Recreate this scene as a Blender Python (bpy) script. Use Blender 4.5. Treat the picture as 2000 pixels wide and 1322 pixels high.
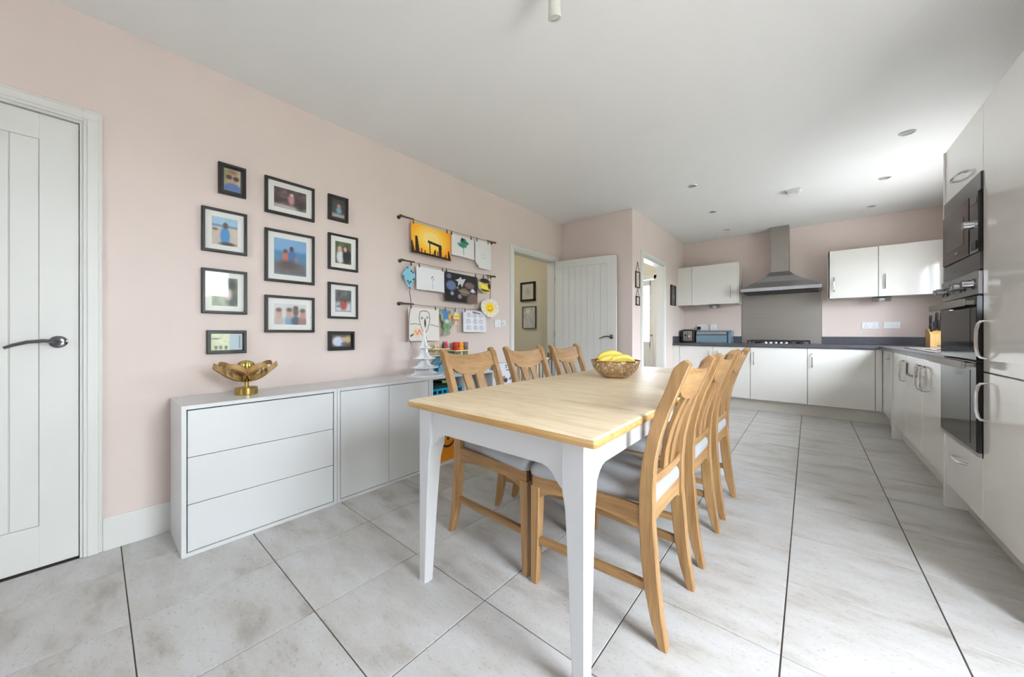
import bpy, bmesh, math, random
import numpy as np
from mathutils import Vector, Matrix
random.seed(7)
S = bpy.context.scene
C = S.collection
for o in list(bpy.data.objects):
    bpy.data.objects.remove(o)

# ------------------------------------------------------------------ camera, sky, daylight, exposure
CAM_H, FPX, HORIZON, YAW = 1.04, 687.05, 651.63, 0.7008
cam_data = bpy.data.cameras.new('camera')
cam = bpy.data.objects.new('camera', cam_data)
C.objects.link(cam)
cam.location = (0, 0, CAM_H)
cam.rotation_euler = (math.pi / 2, 0, YAW)
cam_data.sensor_fit = 'HORIZONTAL'
cam_data.sensor_width = 36
cam_data.lens = FPX / 2000 * 36
cam_data.shift_y = -(661 - HORIZON) / 2000
cam_data.clip_start = .02
S.camera = cam

S.view_settings.view_transform = 'Standard'
S.view_settings.look = 'None'
S.view_settings.gamma = 1
S.view_settings.use_curve_mapping = False
S.view_settings.exposure = 0.1

world = bpy.data.worlds.new('world')
S.world = world
world.use_nodes = True
wb = world.node_tree.nodes['Background']
wb.inputs[0].default_value = (.80, .895, 1, 1)
wb.inputs[1].default_value = 33

def daylight(name, loc, rot, sx, sy, power, col):
    d = bpy.data.lights.new(name, 'AREA')
    d.shape = 'RECTANGLE'
    d.size, d.size_y, d.energy, d.color = sx, sy, power, col
    d.cycles.is_portal = True        # the sky outside is the light; this only guides its sampling
    o = bpy.data.objects.new(name, d)
    C.objects.link(o)
    o.location, o.rotation_euler = loc, rot
    return o

H90 = math.pi / 2
daylight('patio_daylight', (1.36, .86, 1.04), (0, H90, 0), 2.08, .88, 85, (.92, .96, 1))
daylight('kitchen_window_daylight', (1.36, 4.625, 1.535), (0, H90, 0), .97, 1.35, 105, (.93, .96, 1))
daylight('rear_window_daylight', (-.8, -2.52, 1.6), (H90, 0, 0), .8, .6, 62, (1, .985, .96))
daylight('utility_daylight', (-2.51, 6.5, 1.04), (-H90, 0, 0), .9, 2.08, 22, (.95, .98, 1))

# ------------------------------------------------------------------ helpers
def lin(c):
    return tuple((v / 255 / 12.92) if v / 255 <= .04045 else ((v / 255 + .055) / 1.055) ** 2.4 for v in c[:3])

MATS = {}
def mat(name, rgb, rough=.5, metal=0, vary=0, scale=6, bump=0, coat=0, spec=.5, emit=0, stretch=None):
    if name in MATS:
        return MATS[name]
    m = bpy.data.materials.new(name)
    m.use_nodes = True
    nt = m.node_tree
    b = nt.nodes['Principled BSDF']
    col = lin(rgb)
    b.inputs['Base Color'].default_value = (*col, 1)
    b.inputs['Roughness'].default_value = rough
    b.inputs['Metallic'].default_value = metal
    b.inputs['Specular IOR Level'].default_value = spec
    if coat:
        b.inputs['Coat Weight'].default_value = coat
        b.inputs['Coat Roughness'].default_value = .04
    if emit:
        b.inputs['Emission Color'].default_value = (*col, 1)
        b.inputs['Emission Strength'].default_value = emit
    if vary or bump:
        tc = nt.nodes.new('ShaderNodeTexCoord')
        mp = nt.nodes.new('ShaderNodeMapping')
        if stretch:
            mp.inputs['Scale'].default_value = stretch
        nt.links.new(tc.outputs['Object'], mp.inputs[0])
        n = nt.nodes.new('ShaderNodeTexNoise')
        n.inputs['Scale'].default_value = scale
        n.inputs['Detail'].default_value = 5
        nt.links.new(mp.outputs[0], n.inputs['Vector'])
        if vary:
            r = nt.nodes.new('ShaderNodeValToRGB')
            r.color_ramp.elements[0].position = .3
            r.color_ramp.elements[1].position = .7
            r.color_ramp.elements[0].color = (*[v * (1 - vary) for v in col], 1)
            r.color_ramp.elements[1].color = (*[min(1, v * (1 + vary)) for v in col], 1)
            nt.links.new(n.outputs['Fac'], r.inputs[0])
            nt.links.new(r.outputs[0], b.inputs['Base Color'])
        if bump:
            bp = nt.nodes.new('ShaderNodeBump')
            bp.inputs['Strength'].default_value = bump
            bp.inputs['Distance'].default_value = .002
            nt.links.new(n.outputs['Fac'], bp.inputs['Height'])
            nt.links.new(bp.outputs[0], b.inputs['Normal'])
    MATS[name] = m
    return m

def oak(name, light, dark, axis, rough=.42):
    """oak: long grain along one axis, made of a stretched noise and fine pores"""
    if name in MATS:
        return MATS[name]
    m = bpy.data.materials.new(name)
    m.use_nodes = True
    nt = m.node_tree
    b = nt.nodes['Principled BSDF']
    b.inputs['Roughness'].default_value = rough
    tc = nt.nodes.new('ShaderNodeTexCoord')
    info = nt.nodes.new('ShaderNodeObjectInfo')
    add = nt.nodes.new('ShaderNodeVectorMath'); add.operation = 'ADD'
    sc = nt.nodes.new('ShaderNodeVectorMath'); sc.operation = 'SCALE'
    sc.inputs[0].default_value = (3, 5, 7)
    nt.links.new(info.outputs['Random'], sc.inputs['Scale'])
    nt.links.new(tc.outputs['Object'], add.inputs[0])
    nt.links.new(sc.outputs[0], add.inputs[1])
    def layer(k, along, across, detail, dist):
        mp = nt.nodes.new('ShaderNodeMapping')
        v = [across] * 3
        v['xyz'.index(axis)] = along
        mp.inputs['Scale'].default_value = v
        nt.links.new(add.outputs[0], mp.inputs[0])
        n = nt.nodes.new('ShaderNodeTexNoise')
        n.inputs['Scale'].default_value = k
        n.inputs['Detail'].default_value = detail
        n.inputs['Distortion'].default_value = dist
        nt.links.new(mp.outputs[0], n.inputs['Vector'])
        return n
    a = layer(1, 1.6, 22, 4, 1.2)
    f = layer(1, 9, 240, 3, 0)
    r = nt.nodes.new('ShaderNodeValToRGB')
    r.color_ramp.elements[0].position = .3
    r.color_ramp.elements[1].position = .68
    r.color_ramp.elements[0].color = (*lin(dark), 1)
    r.color_ramp.elements[1].color = (*lin(light), 1)
    nt.links.new(a.outputs['Fac'], r.inputs[0])
    mx = nt.nodes.new('ShaderNodeMix'); mx.data_type = 'RGBA'; mx.blend_type = 'MULTIPLY'
    mx.inputs['Factor'].default_value = .35
    r2 = nt.nodes.new('ShaderNodeValToRGB')
    r2.color_ramp.elements[0].position = .38
    r2.color_ramp.elements[0].color = (.5, .42, .32, 1)
    r2.color_ramp.elements[1].position = .5
    nt.links.new(f.outputs['Fac'], r2.inputs[0])
    nt.links.new(r.outputs[0], mx.inputs[6])
    nt.links.new(r2.outputs[0], mx.inputs[7])
    nt.links.new(mx.outputs[2], b.inputs['Base Color'])
    bp = nt.nodes.new('ShaderNodeBump')
    bp.inputs['Strength'].default_value = .15
    bp.inputs['Distance'].default_value = .001
    nt.links.new(f.outputs['Fac'], bp.inputs['Height'])
    nt.links.new(bp.outputs[0], b.inputs['Normal'])
    MATS[name] = m
    return m

def tile_material():
    m = bpy.data.materials.new('stone_tile')
    m.use_nodes = True
    nt = m.node_tree
    b = nt.nodes['Principled BSDF']
    tc = nt.nodes.new('ShaderNodeTexCoord')
    info = nt.nodes.new('ShaderNodeObjectInfo')
    sc = nt.nodes.new('ShaderNodeVectorMath'); sc.operation = 'SCALE'
    sc.inputs[0].default_value = (31, 17, 5)
    nt.links.new(info.outputs['Random'], sc.inputs['Scale'])
    add = nt.nodes.new('ShaderNodeVectorMath'); add.operation = 'ADD'
    nt.links.new(tc.outputs['Object'], add.inputs[0])
    nt.links.new(sc.outputs[0], add.inputs[1])
    def noise(scale, vec, detail=5, rough=.55):
        mp = nt.nodes.new('ShaderNodeMapping')
        mp.inputs['Scale'].default_value = vec
        nt.links.new(add.outputs[0], mp.inputs[0])
        n = nt.nodes.new('ShaderNodeTexNoise')
        n.inputs['Scale'].default_value = scale
        n.inputs['Detail'].default_value = detail
        n.inputs['Roughness'].default_value = rough
        nt.links.new(mp.outputs[0], n.inputs['Vector'])
        return n
    a = noise(3.2, (1, 2.6, 1), 6, .62)
    r = nt.nodes.new('ShaderNodeValToRGB')
    r.color_ramp.elements[0].position = .3
    r.color_ramp.elements[0].color = (*lin((164, 158, 150)), 1)
    r.color_ramp.elements[1].position = .62
    r.color_ramp.elements[1].color = (*lin((200, 198, 196)), 1)
    e = r.color_ramp.elements.new(.45)
    e.color = (*lin((190, 186, 181)), 1)
    nt.links.new(a.outputs['Fac'], r.inputs[0])
    p = noise(70, (1, 1.6, 1), 3)
    r2 = nt.nodes.new('ShaderNodeValToRGB')
    r2.color_ramp.elements[0].position = .28
    r2.color_ramp.elements[0].color = (.66, .65, .63, 1)
    r2.color_ramp.elements[1].position = .42
    nt.links.new(p.outputs['Fac'], r2.inputs[0])
    mx = nt.nodes.new('ShaderNodeMix'); mx.data_type = 'RGBA'; mx.blend_type = 'MULTIPLY'
    mx.inputs['Factor'].default_value = .7
    nt.links.new(r.outputs[0], mx.inputs[6])
    nt.links.new(r2.outputs[0], mx.inputs[7])
    nt.links.new(mx.outputs[2], b.inputs['Base Color'])
    b.inputs['Roughness'].default_value = .42
    b.inputs['Specular IOR Level'].default_value = .4
    bp = nt.nodes.new('ShaderNodeBump')
    bp.inputs['Strength'].default_value = .12
    bp.inputs['Distance'].default_value = .002
    nt.links.new(p.outputs['Fac'], bp.inputs['Height'])
    nt.links.new(bp.outputs[0], b.inputs['Normal'])
    return m

def brushed(name, rgb, rough, vec):
    m = mat(name, rgb, rough, 1, .07, 1, 0, stretch=vec)
    return m

def glass_material(name, tint=(1, 1, 1), gloss=.06):
    m = bpy.data.materials.new(name)
    m.use_nodes = True
    nt = m.node_tree
    nt.nodes.remove(nt.nodes['Principled BSDF'])
    t = nt.nodes.new('ShaderNodeBsdfTransparent')
    t.inputs[0].default_value = (*tint, 1)
    g = nt.nodes.new('ShaderNodeBsdfGlossy')
    g.inputs['Roughness'].default_value = .02
    fr = nt.nodes.new('ShaderNodeFresnel')
    fr.inputs[0].default_value = 1.45
    x = nt.nodes.new('ShaderNodeMixShader')
    ge = nt.nodes.new('ShaderNodeNewGeometry')
    iv = nt.nodes.new('ShaderNodeMath'); iv.operation = 'SUBTRACT'; iv.inputs[0].default_value = 1
    mu = nt.nodes.new('ShaderNodeMath'); mu.operation = 'MULTIPLY'
    nt.links.new(ge.outputs['Backfacing'], iv.inputs[1])
    nt.links.new(iv.outputs[0], mu.inputs[0])
    nt.links.new(fr.outputs[0], mu.inputs[1])
    nt.links.new(mu.outputs[0], x.inputs[0])
    nt.links.new(t.outputs[0], x.inputs[1])
    nt.links.new(g.outputs[0], x.inputs[2])
    nt.links.new(x.outputs[0], nt.nodes['Material Output'].inputs[0])
    return m

def print_material(name, rough=.7):
    m = bpy.data.materials.new(name)
    m.use_nodes = True
    nt = m.node_tree
    a = nt.nodes.new('ShaderNodeVertexColor')
    a.layer_name = 'ink'
    nt.links.new(a.outputs[0], nt.nodes['Principled BSDF'].inputs['Base Color'])
    nt.nodes['Principled BSDF'].inputs['Roughness'].default_value = rough
    return m

class B:
    """collects shapes, in metres of the room, into one mesh"""
    def __init__(s):
        s.bm = bmesh.new()
    def merge(s, t):
        me = bpy.data.meshes.new('t')
        t.to_mesh(me); t.free()
        s.bm.from_mesh(me)
        bpy.data.meshes.remove(me)
        return s
    def box(s, x0, x1, y0, y1, z0, z1, bev=0, seg=1):
        t = bmesh.new()
        bmesh.ops.create_cube(t, size=1)
        for v in t.verts:
            v.co = Vector(((x0 + x1) / 2 + v.co.x * (x1 - x0), (y0 + y1) / 2 + v.co.y * (y1 - y0), (z0 + z1) / 2 + v.co.z * (z1 - z0)))
        if bev:
            bmesh.ops.bevel(t, geom=t.edges[:], offset=bev, segments=seg, profile=.5, affect='EDGES')
        return s.merge(t)
    def rings(s, rings, cap=True, close=True):
        n = len(rings[0])
        vs = [[s.bm.verts.new(p) for p in r] for r in rings]
        for a, b in zip(vs, vs[1:]):
            for i in range(n if close else n - 1):
                j = (i + 1) % n
                s.bm.faces.new((a[i], a[j], b[j], b[i]))
        if cap and close:
            s.bm.faces.new(vs[0][::-1]); s.bm.faces.new(vs[-1])
        return s
    def prism(s, pts, axis, a, b):
        def mk(p, t):
            return {'x': (t, p[0], p[1]), 'y': (p[0], t, p[1]), 'z': (p[0], p[1], t)}[axis]
        return s.rings([[mk(p, a) for p in pts], [mk(p, b) for p in pts]])
    def tube(s, path, r, seg=8, flat=None, closed=False):
        path = [Vector(p) for p in path]
        n = len(path)
        rr = r if isinstance(r, (list, tuple)) else [r] * n
        tang = []
        for i in range(n):
            a = path[(i - 1) % n] if closed or i > 0 else path[0]
            b = path[(i + 1) % n] if closed or i < n - 1 else path[-1]
            tang.append((b - a).normalized())
        up = Vector((0, 0, 1))
        if abs(tang[0].dot(up)) > .9:
            up = Vector((0, 1, 0))
        u = tang[0].cross(up).normalized()
        out = []
        for i in range(n):
            t = tang[i]
            u = (u - t * u.dot(t)).normalized()
            w = t.cross(u)
            k = flat or 1
            out.append([path[i] + u * math.cos(6.28319 * j / seg) * rr[i] + w * math.sin(6.28319 * j / seg) * rr[i] * k for j in range(seg)])
        if closed:
            out.append(out[0])
            return s.rings(out, cap=False)
        return s.rings(out)
    def cyl(s, p0, p1, r0, r1=None, seg=20):
        return s.tube([p0, p1], [r0, r0 if r1 is None else r1], seg)
    def lathe(s, prof, cx, cy, seg=28, cap=True):
        return s.rings([[(cx + r * math.cos(6.28319 * i / seg), cy + r * math.sin(6.28319 * i / seg), z) for i in range(seg)] for r, z in prof], cap)

ROOT = {}
def smooth_by_angle(me, ang=35):
    me.polygons.foreach_set('use_smooth', [True] * len(me.polygons))
    bm = bmesh.new(); bm.from_mesh(me)
    lim = math.radians(ang)
    for e in bm.edges:
        if len(e.link_faces) == 2 and e.calc_face_angle(0) > lim:
            e.smooth = False
    bm.to_mesh(me); bm.free()

def obj(name, b, m, parent=None, smooth=False, loc=None, label=None):
    """one mesh object; its vertices are given in room coordinates"""
    bm = b.bm if isinstance(b, B) else b
    bmesh.ops.recalc_face_normals(bm, faces=bm.faces[:])
    off = Vector(loc) if loc else (ROOT[parent.name] if parent else Vector((0, 0, 0)))
    if off.length:
        bmesh.ops.translate(bm, verts=bm.verts[:], vec=-off)
    me = bpy.data.meshes.new(name)
    bm.to_mesh(me); bm.free()
    me.materials.append(m)
    if smooth:
        smooth_by_angle(me, 35 if smooth is True else smooth)
    o = bpy.data.objects.new(name, me)
    C.objects.link(o)
    if parent:
        o.parent = parent
    else:
        o.location = off
    ROOT[o.name] = off
    if label:
        o['label'] = label
    return o

def tag(o, label, cat, group=None):
    o['label'] = label; o['category'] = cat
    if group:
        o['group'] = group
    return o

def thing(name, label, cat, loc=(0, 0, 0), group=None):
    o = bpy.data.objects.new(name, None)
    o.empty_display_size = .05
    C.objects.link(o)
    o.location = loc
    ROOT[o.name] = Vector(loc)
    return tag(o, label, cat, group)

def struct(name, b, m, smooth=False, loc=None, label=None):
    o = obj(name, b, m, None, smooth, loc, label)
    o['kind'] = 'structure'
    return o

def copy_tree(o, parent=None):
    c = o.copy()
    C.objects.link(c)
    c.parent = parent
    for ch in list(o.children):
        copy_tree(ch, c)
    return c

# printed sheets: a fine grid whose vertex colours are the print
class Ink:
    def __init__(s, nx, ny, bg, aspect=1.0):
        s.nx, s.ny, s.a = nx, ny, aspect
        t, u = np.meshgrid(np.linspace(0, 1, ny), np.linspace(0, 1, nx), indexing='ij')
        s.u, s.t = u, t
        s.c = np.ones((ny, nx, 3)) * np.array(bg, float)
    def blend(s, k, col):
        k = np.clip(k, 0, 1)[..., None]
        s.c = s.c * (1 - k) + np.array(col, float) * k
        return s
    def oval(s, cx, cy, rx, ry, col, soft=.25, rot=0):
        dx, dy = (s.u - cx), (s.t - cy) / s.a
        ry = ry / s.a
        c, n = math.cos(rot), math.sin(rot)
        d = np.sqrt(((dx * c + dy * n) / rx) ** 2 + ((-dx * n + dy * c) / ry) ** 2)
        return s.blend((1 + soft - d) / (2 * soft), col)
    def rect(s, x0, x1, y0, y1, col, soft=.01):
        k = np.minimum.reduce([(s.u - x0) / soft + .5, (x1 - s.u) / soft + .5, (s.t - y0) / soft + .5, (y1 - s.t) / soft + .5])
        return s.blend(k, col)
    def line(s, pts, w, col):
        for (x0, y0), (x1, y1) in zip(pts, pts[1:]):
            ax, ay, bx, by = x0, y0 / s.a, x1, y1 / s.a
            L = max(1e-9, (bx - ax) ** 2 + (by - ay) ** 2)
            k = np.clip(((s.u - ax) * (bx - ax) + (s.t / s.a - ay) * (by - ay)) / L, 0, 1)
            d = np.hypot(s.u - ax - k * (bx - ax), s.t / s.a - ay - k * (by - ay))
            s.blend(1.5 - d / w, col)
        return s
    def poly(s, pts, col):
        inside = np.zeros_like(s.u, bool)
        n = len(pts)
        for i in range(n):
            x0, y0 = pts[i]; x1, y1 = pts[(i + 1) % n]
            cond = ((y0 > s.t) != (y1 > s.t))
            with np.errstate(divide='ignore', invalid='ignore'):
                xi = (x1 - x0) * (s.t - y0) / (y1 - y0 if y1 != y0 else 1e-9) + x0
            inside ^= cond & (s.u < xi)
        return s.blend(inside.astype(float), col)
    def mottle(s, amp, seed=1, k=6):
        r = np.random.RandomState(seed)
        g = r.rand(k + 1, k + 1, 3) * .3 + r.rand(k + 1, k + 1, 1) * .7
        x = s.u * (k - 1e-6); y = s.t * (k - 1e-6)
        i, j = x.astype(int), y.astype(int)
        fx, fy = (x - i)[..., None], (y - j)[..., None]
        v = g[j, i] * (1 - fx) * (1 - fy) + g[j, i + 1] * fx * (1 - fy) + g[j + 1, i] * (1 - fx) * fy + g[j + 1, i + 1] * fx * fy
        s.c = s.c + (v - .5) * 2 * amp
        return s

def sheet(name, ink, m, place, parent=None, thick=.0006, cut=None, loc=None, label=None):
    """place(u, t, k) -> point; k = 0 front, 1 back.  cut(u, t) False removes a face"""
    nx, ny = ink.nx, ink.ny
    off = Vector(loc) if loc else (ROOT[parent.name] if parent else Vector((0, 0, 0)))
    V, F, keep = [], [], []
    for k in (0, 1):
        for j in range(ny):
            for i in range(nx):
                V.append(tuple(Vector(place(i / (nx - 1), j / (ny - 1), k * thick)) - off))
    N = nx * ny
    has = set()
    for j in range(ny - 1):
        for i in range(nx - 1):
            if cut is None or cut((i + .5) / (nx - 1), (j + .5) / (ny - 1)):
                has.add((i, j))
    for (i, j) in has:
        a, b, c, d = j * nx + i, j * nx + i + 1, (j + 1) * nx + i + 1, (j + 1) * nx + i
        F.append((a, b, c, d))
        F.append((d + N, c + N, b + N, a + N))
        for (di, dj, p, q) in ((0, -1, a, b), (1, 0, b, c), (0, 1, c, d), (-1, 0, d, a)):
            if (i + di, j + dj) not in has:
                F.append((q, p, p + N, q + N))
    me = bpy.data.meshes.new(name)
    me.from_pydata(V, [], F)
    if m.name == 'photo_print':
        g = ink.c.mean(-1, keepdims=True)
        ink.c = g + (ink.c - g) * .8
    col = np.clip(ink.c, 0, 255) / 255
    col = np.where(col <= .04045, col / 12.92, ((col + .055) / 1.055) ** 2.4).reshape(-1, 3)
    at = me.color_attributes.new('ink', 'FLOAT_COLOR', 'POINT')
    full = np.ones((2 * N, 4)); full[:N, :3] = col; full[N:, :3] = col
    at.data.foreach_set('color', full.ravel())
    me.materials.append(m)
    me.validate()
    o = bpy.data.objects.new(name, me)
    C.objects.link(o)
    if parent:
        o.parent = parent
    else:
        o.location = off
    ROOT[o.name] = off
    if label:
        o['label'] = label
    return o

# ------------------------------------------------------------------ materials
WALL = mat('pink_wall_paint', (224, 208, 200), .85, vary=.015, scale=3)
CREAM = mat('cream_wall_paint', (226, 220, 200), .85, vary=.015, scale=3)
CEIL = mat('ceiling_paint', (243, 242, 240), .9, vary=.01, scale=2)
TRIM = mat('white_gloss_paint', (225, 224, 219), .35)
GROUT = mat('dark_grout', (88, 80, 74), .9, vary=.1, scale=40)
TILE = tile_material()
WHITE = mat('white_laminate', (218, 218, 217), .32)
TABLEW = mat('white_table_paint', (214, 214, 215), .38)
GLOSS = mat('cream_gloss_door', (232, 229, 223), .09, coat=.6)
CARC = mat('cream_carcass', (224, 221, 214), .4)
PLINTH = mat('cream_plinth', (210, 205, 196), .35)
CHROME = mat('chrome', (205, 205, 208), .12, 1)
DCHROME = mat('dark_chrome', (120, 120, 126), .16, 1)
STEEL = brushed('brushed_steel', (150, 144, 138), .45, (2, 2, 160))
STEELH = brushed('brushed_steel_hood', (160, 159, 158), .32, (120, 120, 3))
WORK = mat('dark_worktop', (76, 76, 82), .3, vary=.25, scale=1, stretch=(14, 160, 160))
BLACK = mat('black_gloss', (22, 21, 22), .12)
BLACKM = mat('black_matt', (24, 23, 23), .5)
FRAMEB = mat('black_frame', (20, 18, 18), .4, vary=.1, scale=30)
MATW = mat('white_mount_card', (238, 236, 230), .8)
DGLASS = mat('dark_oven_glass', (34, 32, 32), .07, spec=.3)
DGLASS2 = mat('dark_oven_window', (58, 54, 52), .08, spec=.3)
FABRIC = mat('grey_seat_fabric', (168, 169, 172), .75, vary=.05, scale=8, bump=.1)
OAKV = oak('oak_upright', (178, 140, 94), (144, 106, 64), 'z')
OAKX = oak('oak_along_seat', (172, 134, 88), (138, 100, 60), 'x')
OAKY = oak('oak_across_chair', (182, 144, 98), (148, 110, 66), 'y')
OAKT = oak('oak_tabletop', (238, 220, 190), (224, 200, 164), 'x', .45)
OAKT.node_tree.nodes['Principled BSDF'].inputs['Specular IOR Level'].default_value = .28
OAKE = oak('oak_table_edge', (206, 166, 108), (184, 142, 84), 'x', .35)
BRASS = mat('brass', (176, 148, 84), .28, 1)
VENEER = mat('gold_veneer', (160, 124, 70), .5, 0, vary=.12, scale=20)
GLASS = glass_material('clear_glass')
PAPER = print_material('printed_paper', .75)
PHOTO = print_material('photo_print', .4)
BRONZE = mat('bronze_wire', (96, 84, 70), .4, .8)
PLASTIC = mat('white_plastic', (236, 236, 236), .3)
GREYP = mat('grey_plastic', (120, 120, 122), .4)

# ------------------------------------------------------------------ room dimensions (metres; x to the oven wall, y to the hob wall)
XL, XR, YB, YR, ZC = -2.585, 1.24, 6.38, -2.4, 2.535
YS, XS = 4.13, -1.608           # return wall by the doorway, utility wall
TP, TX, TY = .449, -.069, 1.429  # floor tile pitch and one grid crossing

# ------------------------------------------------------------------ floor with its tiles
floor = struct('floor', B().box(-4.5, 1.5, -2.6, 6.6, -.1, -.004), GROUT, label='dark grouted kitchen floor laid with square grey stone tiles')
tile_cache = {}
def tile_mesh(w, d):
    key = (round(w, 3), round(d, 3))
    if key not in tile_cache:
        i, k, e = .0025, .0018, .0008
        q = lambda a, b, z: [(-a, -b, z), (a, -b, z), (a, b, z), (-a, b, z)]
        b = B().rings([q(w / 2 - i, d / 2 - k, -.005), q(w / 2 - i, d / 2 - k, -e), q(w / 2 - i - e, d / 2 - k - e, 0)])
        bmesh.ops.recalc_face_normals(b.bm, faces=b.bm.faces[:])
        me = bpy.data.meshes.new('tile')
        b.bm.to_mesh(me); b.bm.free()
        me.materials.append(TILE)
        tile_cache[key] = me
    return tile_cache[key]
def cuts(lo, hi, o):
    k = math.ceil((lo - o) / TP - 1e-6)
    e = [lo]
    while o + k * TP < hi - .01:
        if o + k * TP > lo + .01:
            e.append(o + k * TP)
        k += 1
    return e + [hi]
for xs, ys in ((cuts(XL, XR, TX), cuts(YR, YS, TY)), (cuts(XS, XR, TX), cuts(YS, YB, TY))):
    for x0, x1 in zip(xs, xs[1:]):
        for y0, y1 in zip(ys, ys[1:]):
            t = bpy.data.objects.new('tile', tile_mesh(x1 - x0, y1 - y0))
            C.objects.link(t)
            t.location = ((x0 + x1) / 2, (y0 + y1) / 2, 0)
            t.parent = floor

struct('ceiling', B().box(-4.5, 1.4, -2.6, 6.6, ZC, ZC + .1), CEIL, label='plain white ceiling with small recessed downlights')

# ------------------------------------------------------------------ walls
D1a, D1b = -.835, -.025          # door by the drawers
D2a, D2b = 3.08, 3.965           # doorway to the hall
D3a, D3b = 4.46, 5.325            # doorway to the utility room
w = B()
for y0, y1 in ((-2.5, D1a), (D1b, D2a), (D2b, YS + .1)):
    w.box(XL - .1, XL, y0, y1, 0, ZC)
w.box(XL - .1, XL, D1a, D1b, 2.035, ZC).box(XL - .14, XL - .1, D1a - .1, D1b + .1, 0, 2.1).box(XL - .1, XL, D2a, D2b, 2.01, ZC)
struct('wall_left', w, WALL, label='pale pink wall behind the picture frames and white cupboards')
struct('wall_return', B().box(XL, XS, YS, YS + .1, 0, ZC), WALL, label='short pink return wall behind the open white door')
w = B().box(XS - .1, XS, YS + .1, D3a, 0, ZC).box(XS - .1, XS, D3b, YB, 0, ZC).box(XS - .1, XS, D3a, D3b, 2.025, ZC)
struct('wall_utility', w, WALL, label='pink wall with the doorway to the utility room')
w = B().box(XS - .1, 1.34, YB, YB + .1, 0, ZC)
struct('wall_back', w, WALL, label='pink kitchen wall behind the cooker hood')
WY0, WY1, WZ0, WZ1 = 3.95, 5.3, 1.05, 2.02
PY0, PY1 = .42, 1.3
w = B()
for y0, y1, z0, z1 in ((-2.5, PY0, 0, ZC), (PY0, PY1, 2.08, ZC), (PY1, WY0, 0, ZC), (WY0, WY1, 0, WZ0), (WY0, WY1, WZ1, ZC), (WY1, YB + .1, 0, ZC)):
    w.box(XR, XR + .1, y0, y1, z0, z1)
struct('wall_right', w, WALL, label='pink wall behind the tall oven and fridge units')
RX0, RX1, RZ0, RZ1 = -1.2, -.4, 1.3, 1.9
w = B()
for x0, x1, z0, z1 in ((XL - .1, RX0, 0, ZC), (RX1, 1.34, 0, ZC), (RX0, RX1, 0, RZ0), (RX0, RX1, RZ1, ZC)):
    w.box(x0, x1, YR - .1, YR, z0, z1)
struct('wall_rear', w, WALL)
w = B().box(-4.4, XL - .1, YS, YS + .1, 0, ZC).box(-4.5, -4.4, 2.0, YS + .1, 0, ZC).box(-4.5, XL - .1, 1.9, 2.0, 0, ZC)
struct('wall_hall', w, CREAM, label='cream hall wall seen through the doorway')
UX0, UX1 = -2.96, -2.06
w = B().box(-3.6, UX0, YB, YB + .1, 0, ZC).box(UX1, XS - .1, YB, YB + .1, 0, ZC).box(UX0, UX1, YB, YB + .1, 2.08, ZC)
w.box(-3.7, -3.6, YS + .1, YB + .1, 0, ZC)
struct('wall_utility_room', w, CREAM, label='cream wall of the utility room around the glazed door')
struct('ground', B().box(-30, 30, -30, 30, -.2, -.12), mat('patio_paving', (228, 224, 216), .9, vary=.1, scale=2))

t = thing('added_sky_block_hedge', 'green hedge added beyond the windows to block the low sky', 'hedge', (6.8, 2.5, -.12))  # unseen hedge, added and sized to cut low sky light
b = B()
for k in range(26):
    y = -4.5 + k * .55
    hgt = 1.95 + .12 * math.sin(k * 2.3)
    b.box(6.5 + .06 * math.sin(k * 1.7), 7.3, y - .3, y + .3, -.12, hgt, .12, 2)
obj('foliage', b, mat('hedge_leaves', (116, 120, 96), .9, vary=.35, scale=9), t)
# windows in the walls the photograph does not show
def window_x(name, y0, y1, z0, z1, mull):
    f = B()
    for a, b in ((y0, y0 + .05), (y1 - .05, y1)) + tuple((m - .025, m + .025) for m in mull):
        f.box(XR + .03, XR + .08, a, b, z0, z1, .004)
    f.box(XR + .03, XR + .08, y0, y1, z0, z0 + .05, .004).box(XR + .03, XR + .08, y0, y1, z1 - .05, z1, .004)
    o = struct(name, f, TRIM, loc=(XR + .05, (y0 + y1) / 2, z0))
    obj('pane', B().box(XR + .05, XR + .056, y0 + .04, y1 - .04, z0 + .04, z1 - .04), GLASS, o)
window_x('window_1', WY0, WY1, WZ0, WZ1, ((WY0 + WY1) / 2,))
window_x('window_2', PY0, PY1, 0, 2.08, ())
f = B()
for a in (RX0, (RX0 + RX1) / 2 - .03, RX1 - .06):
    f.box(a, a + .06, YR - .08, YR - .03, RZ0, RZ1, .004)
f.box(RX0, RX1, YR - .08, YR - .03, RZ0, RZ0 + .06).box(RX0, RX1, YR - .08, YR - .03, RZ1 - .06, RZ1)
o = struct('window_3', f, TRIM, loc=(-.8, YR - .05, RZ0))
obj('pane', B().box(RX0 + .05, RX1 - .05, YR - .06, YR - .054, RZ0 + .05, RZ1 - .05), GLASS, o)

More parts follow.
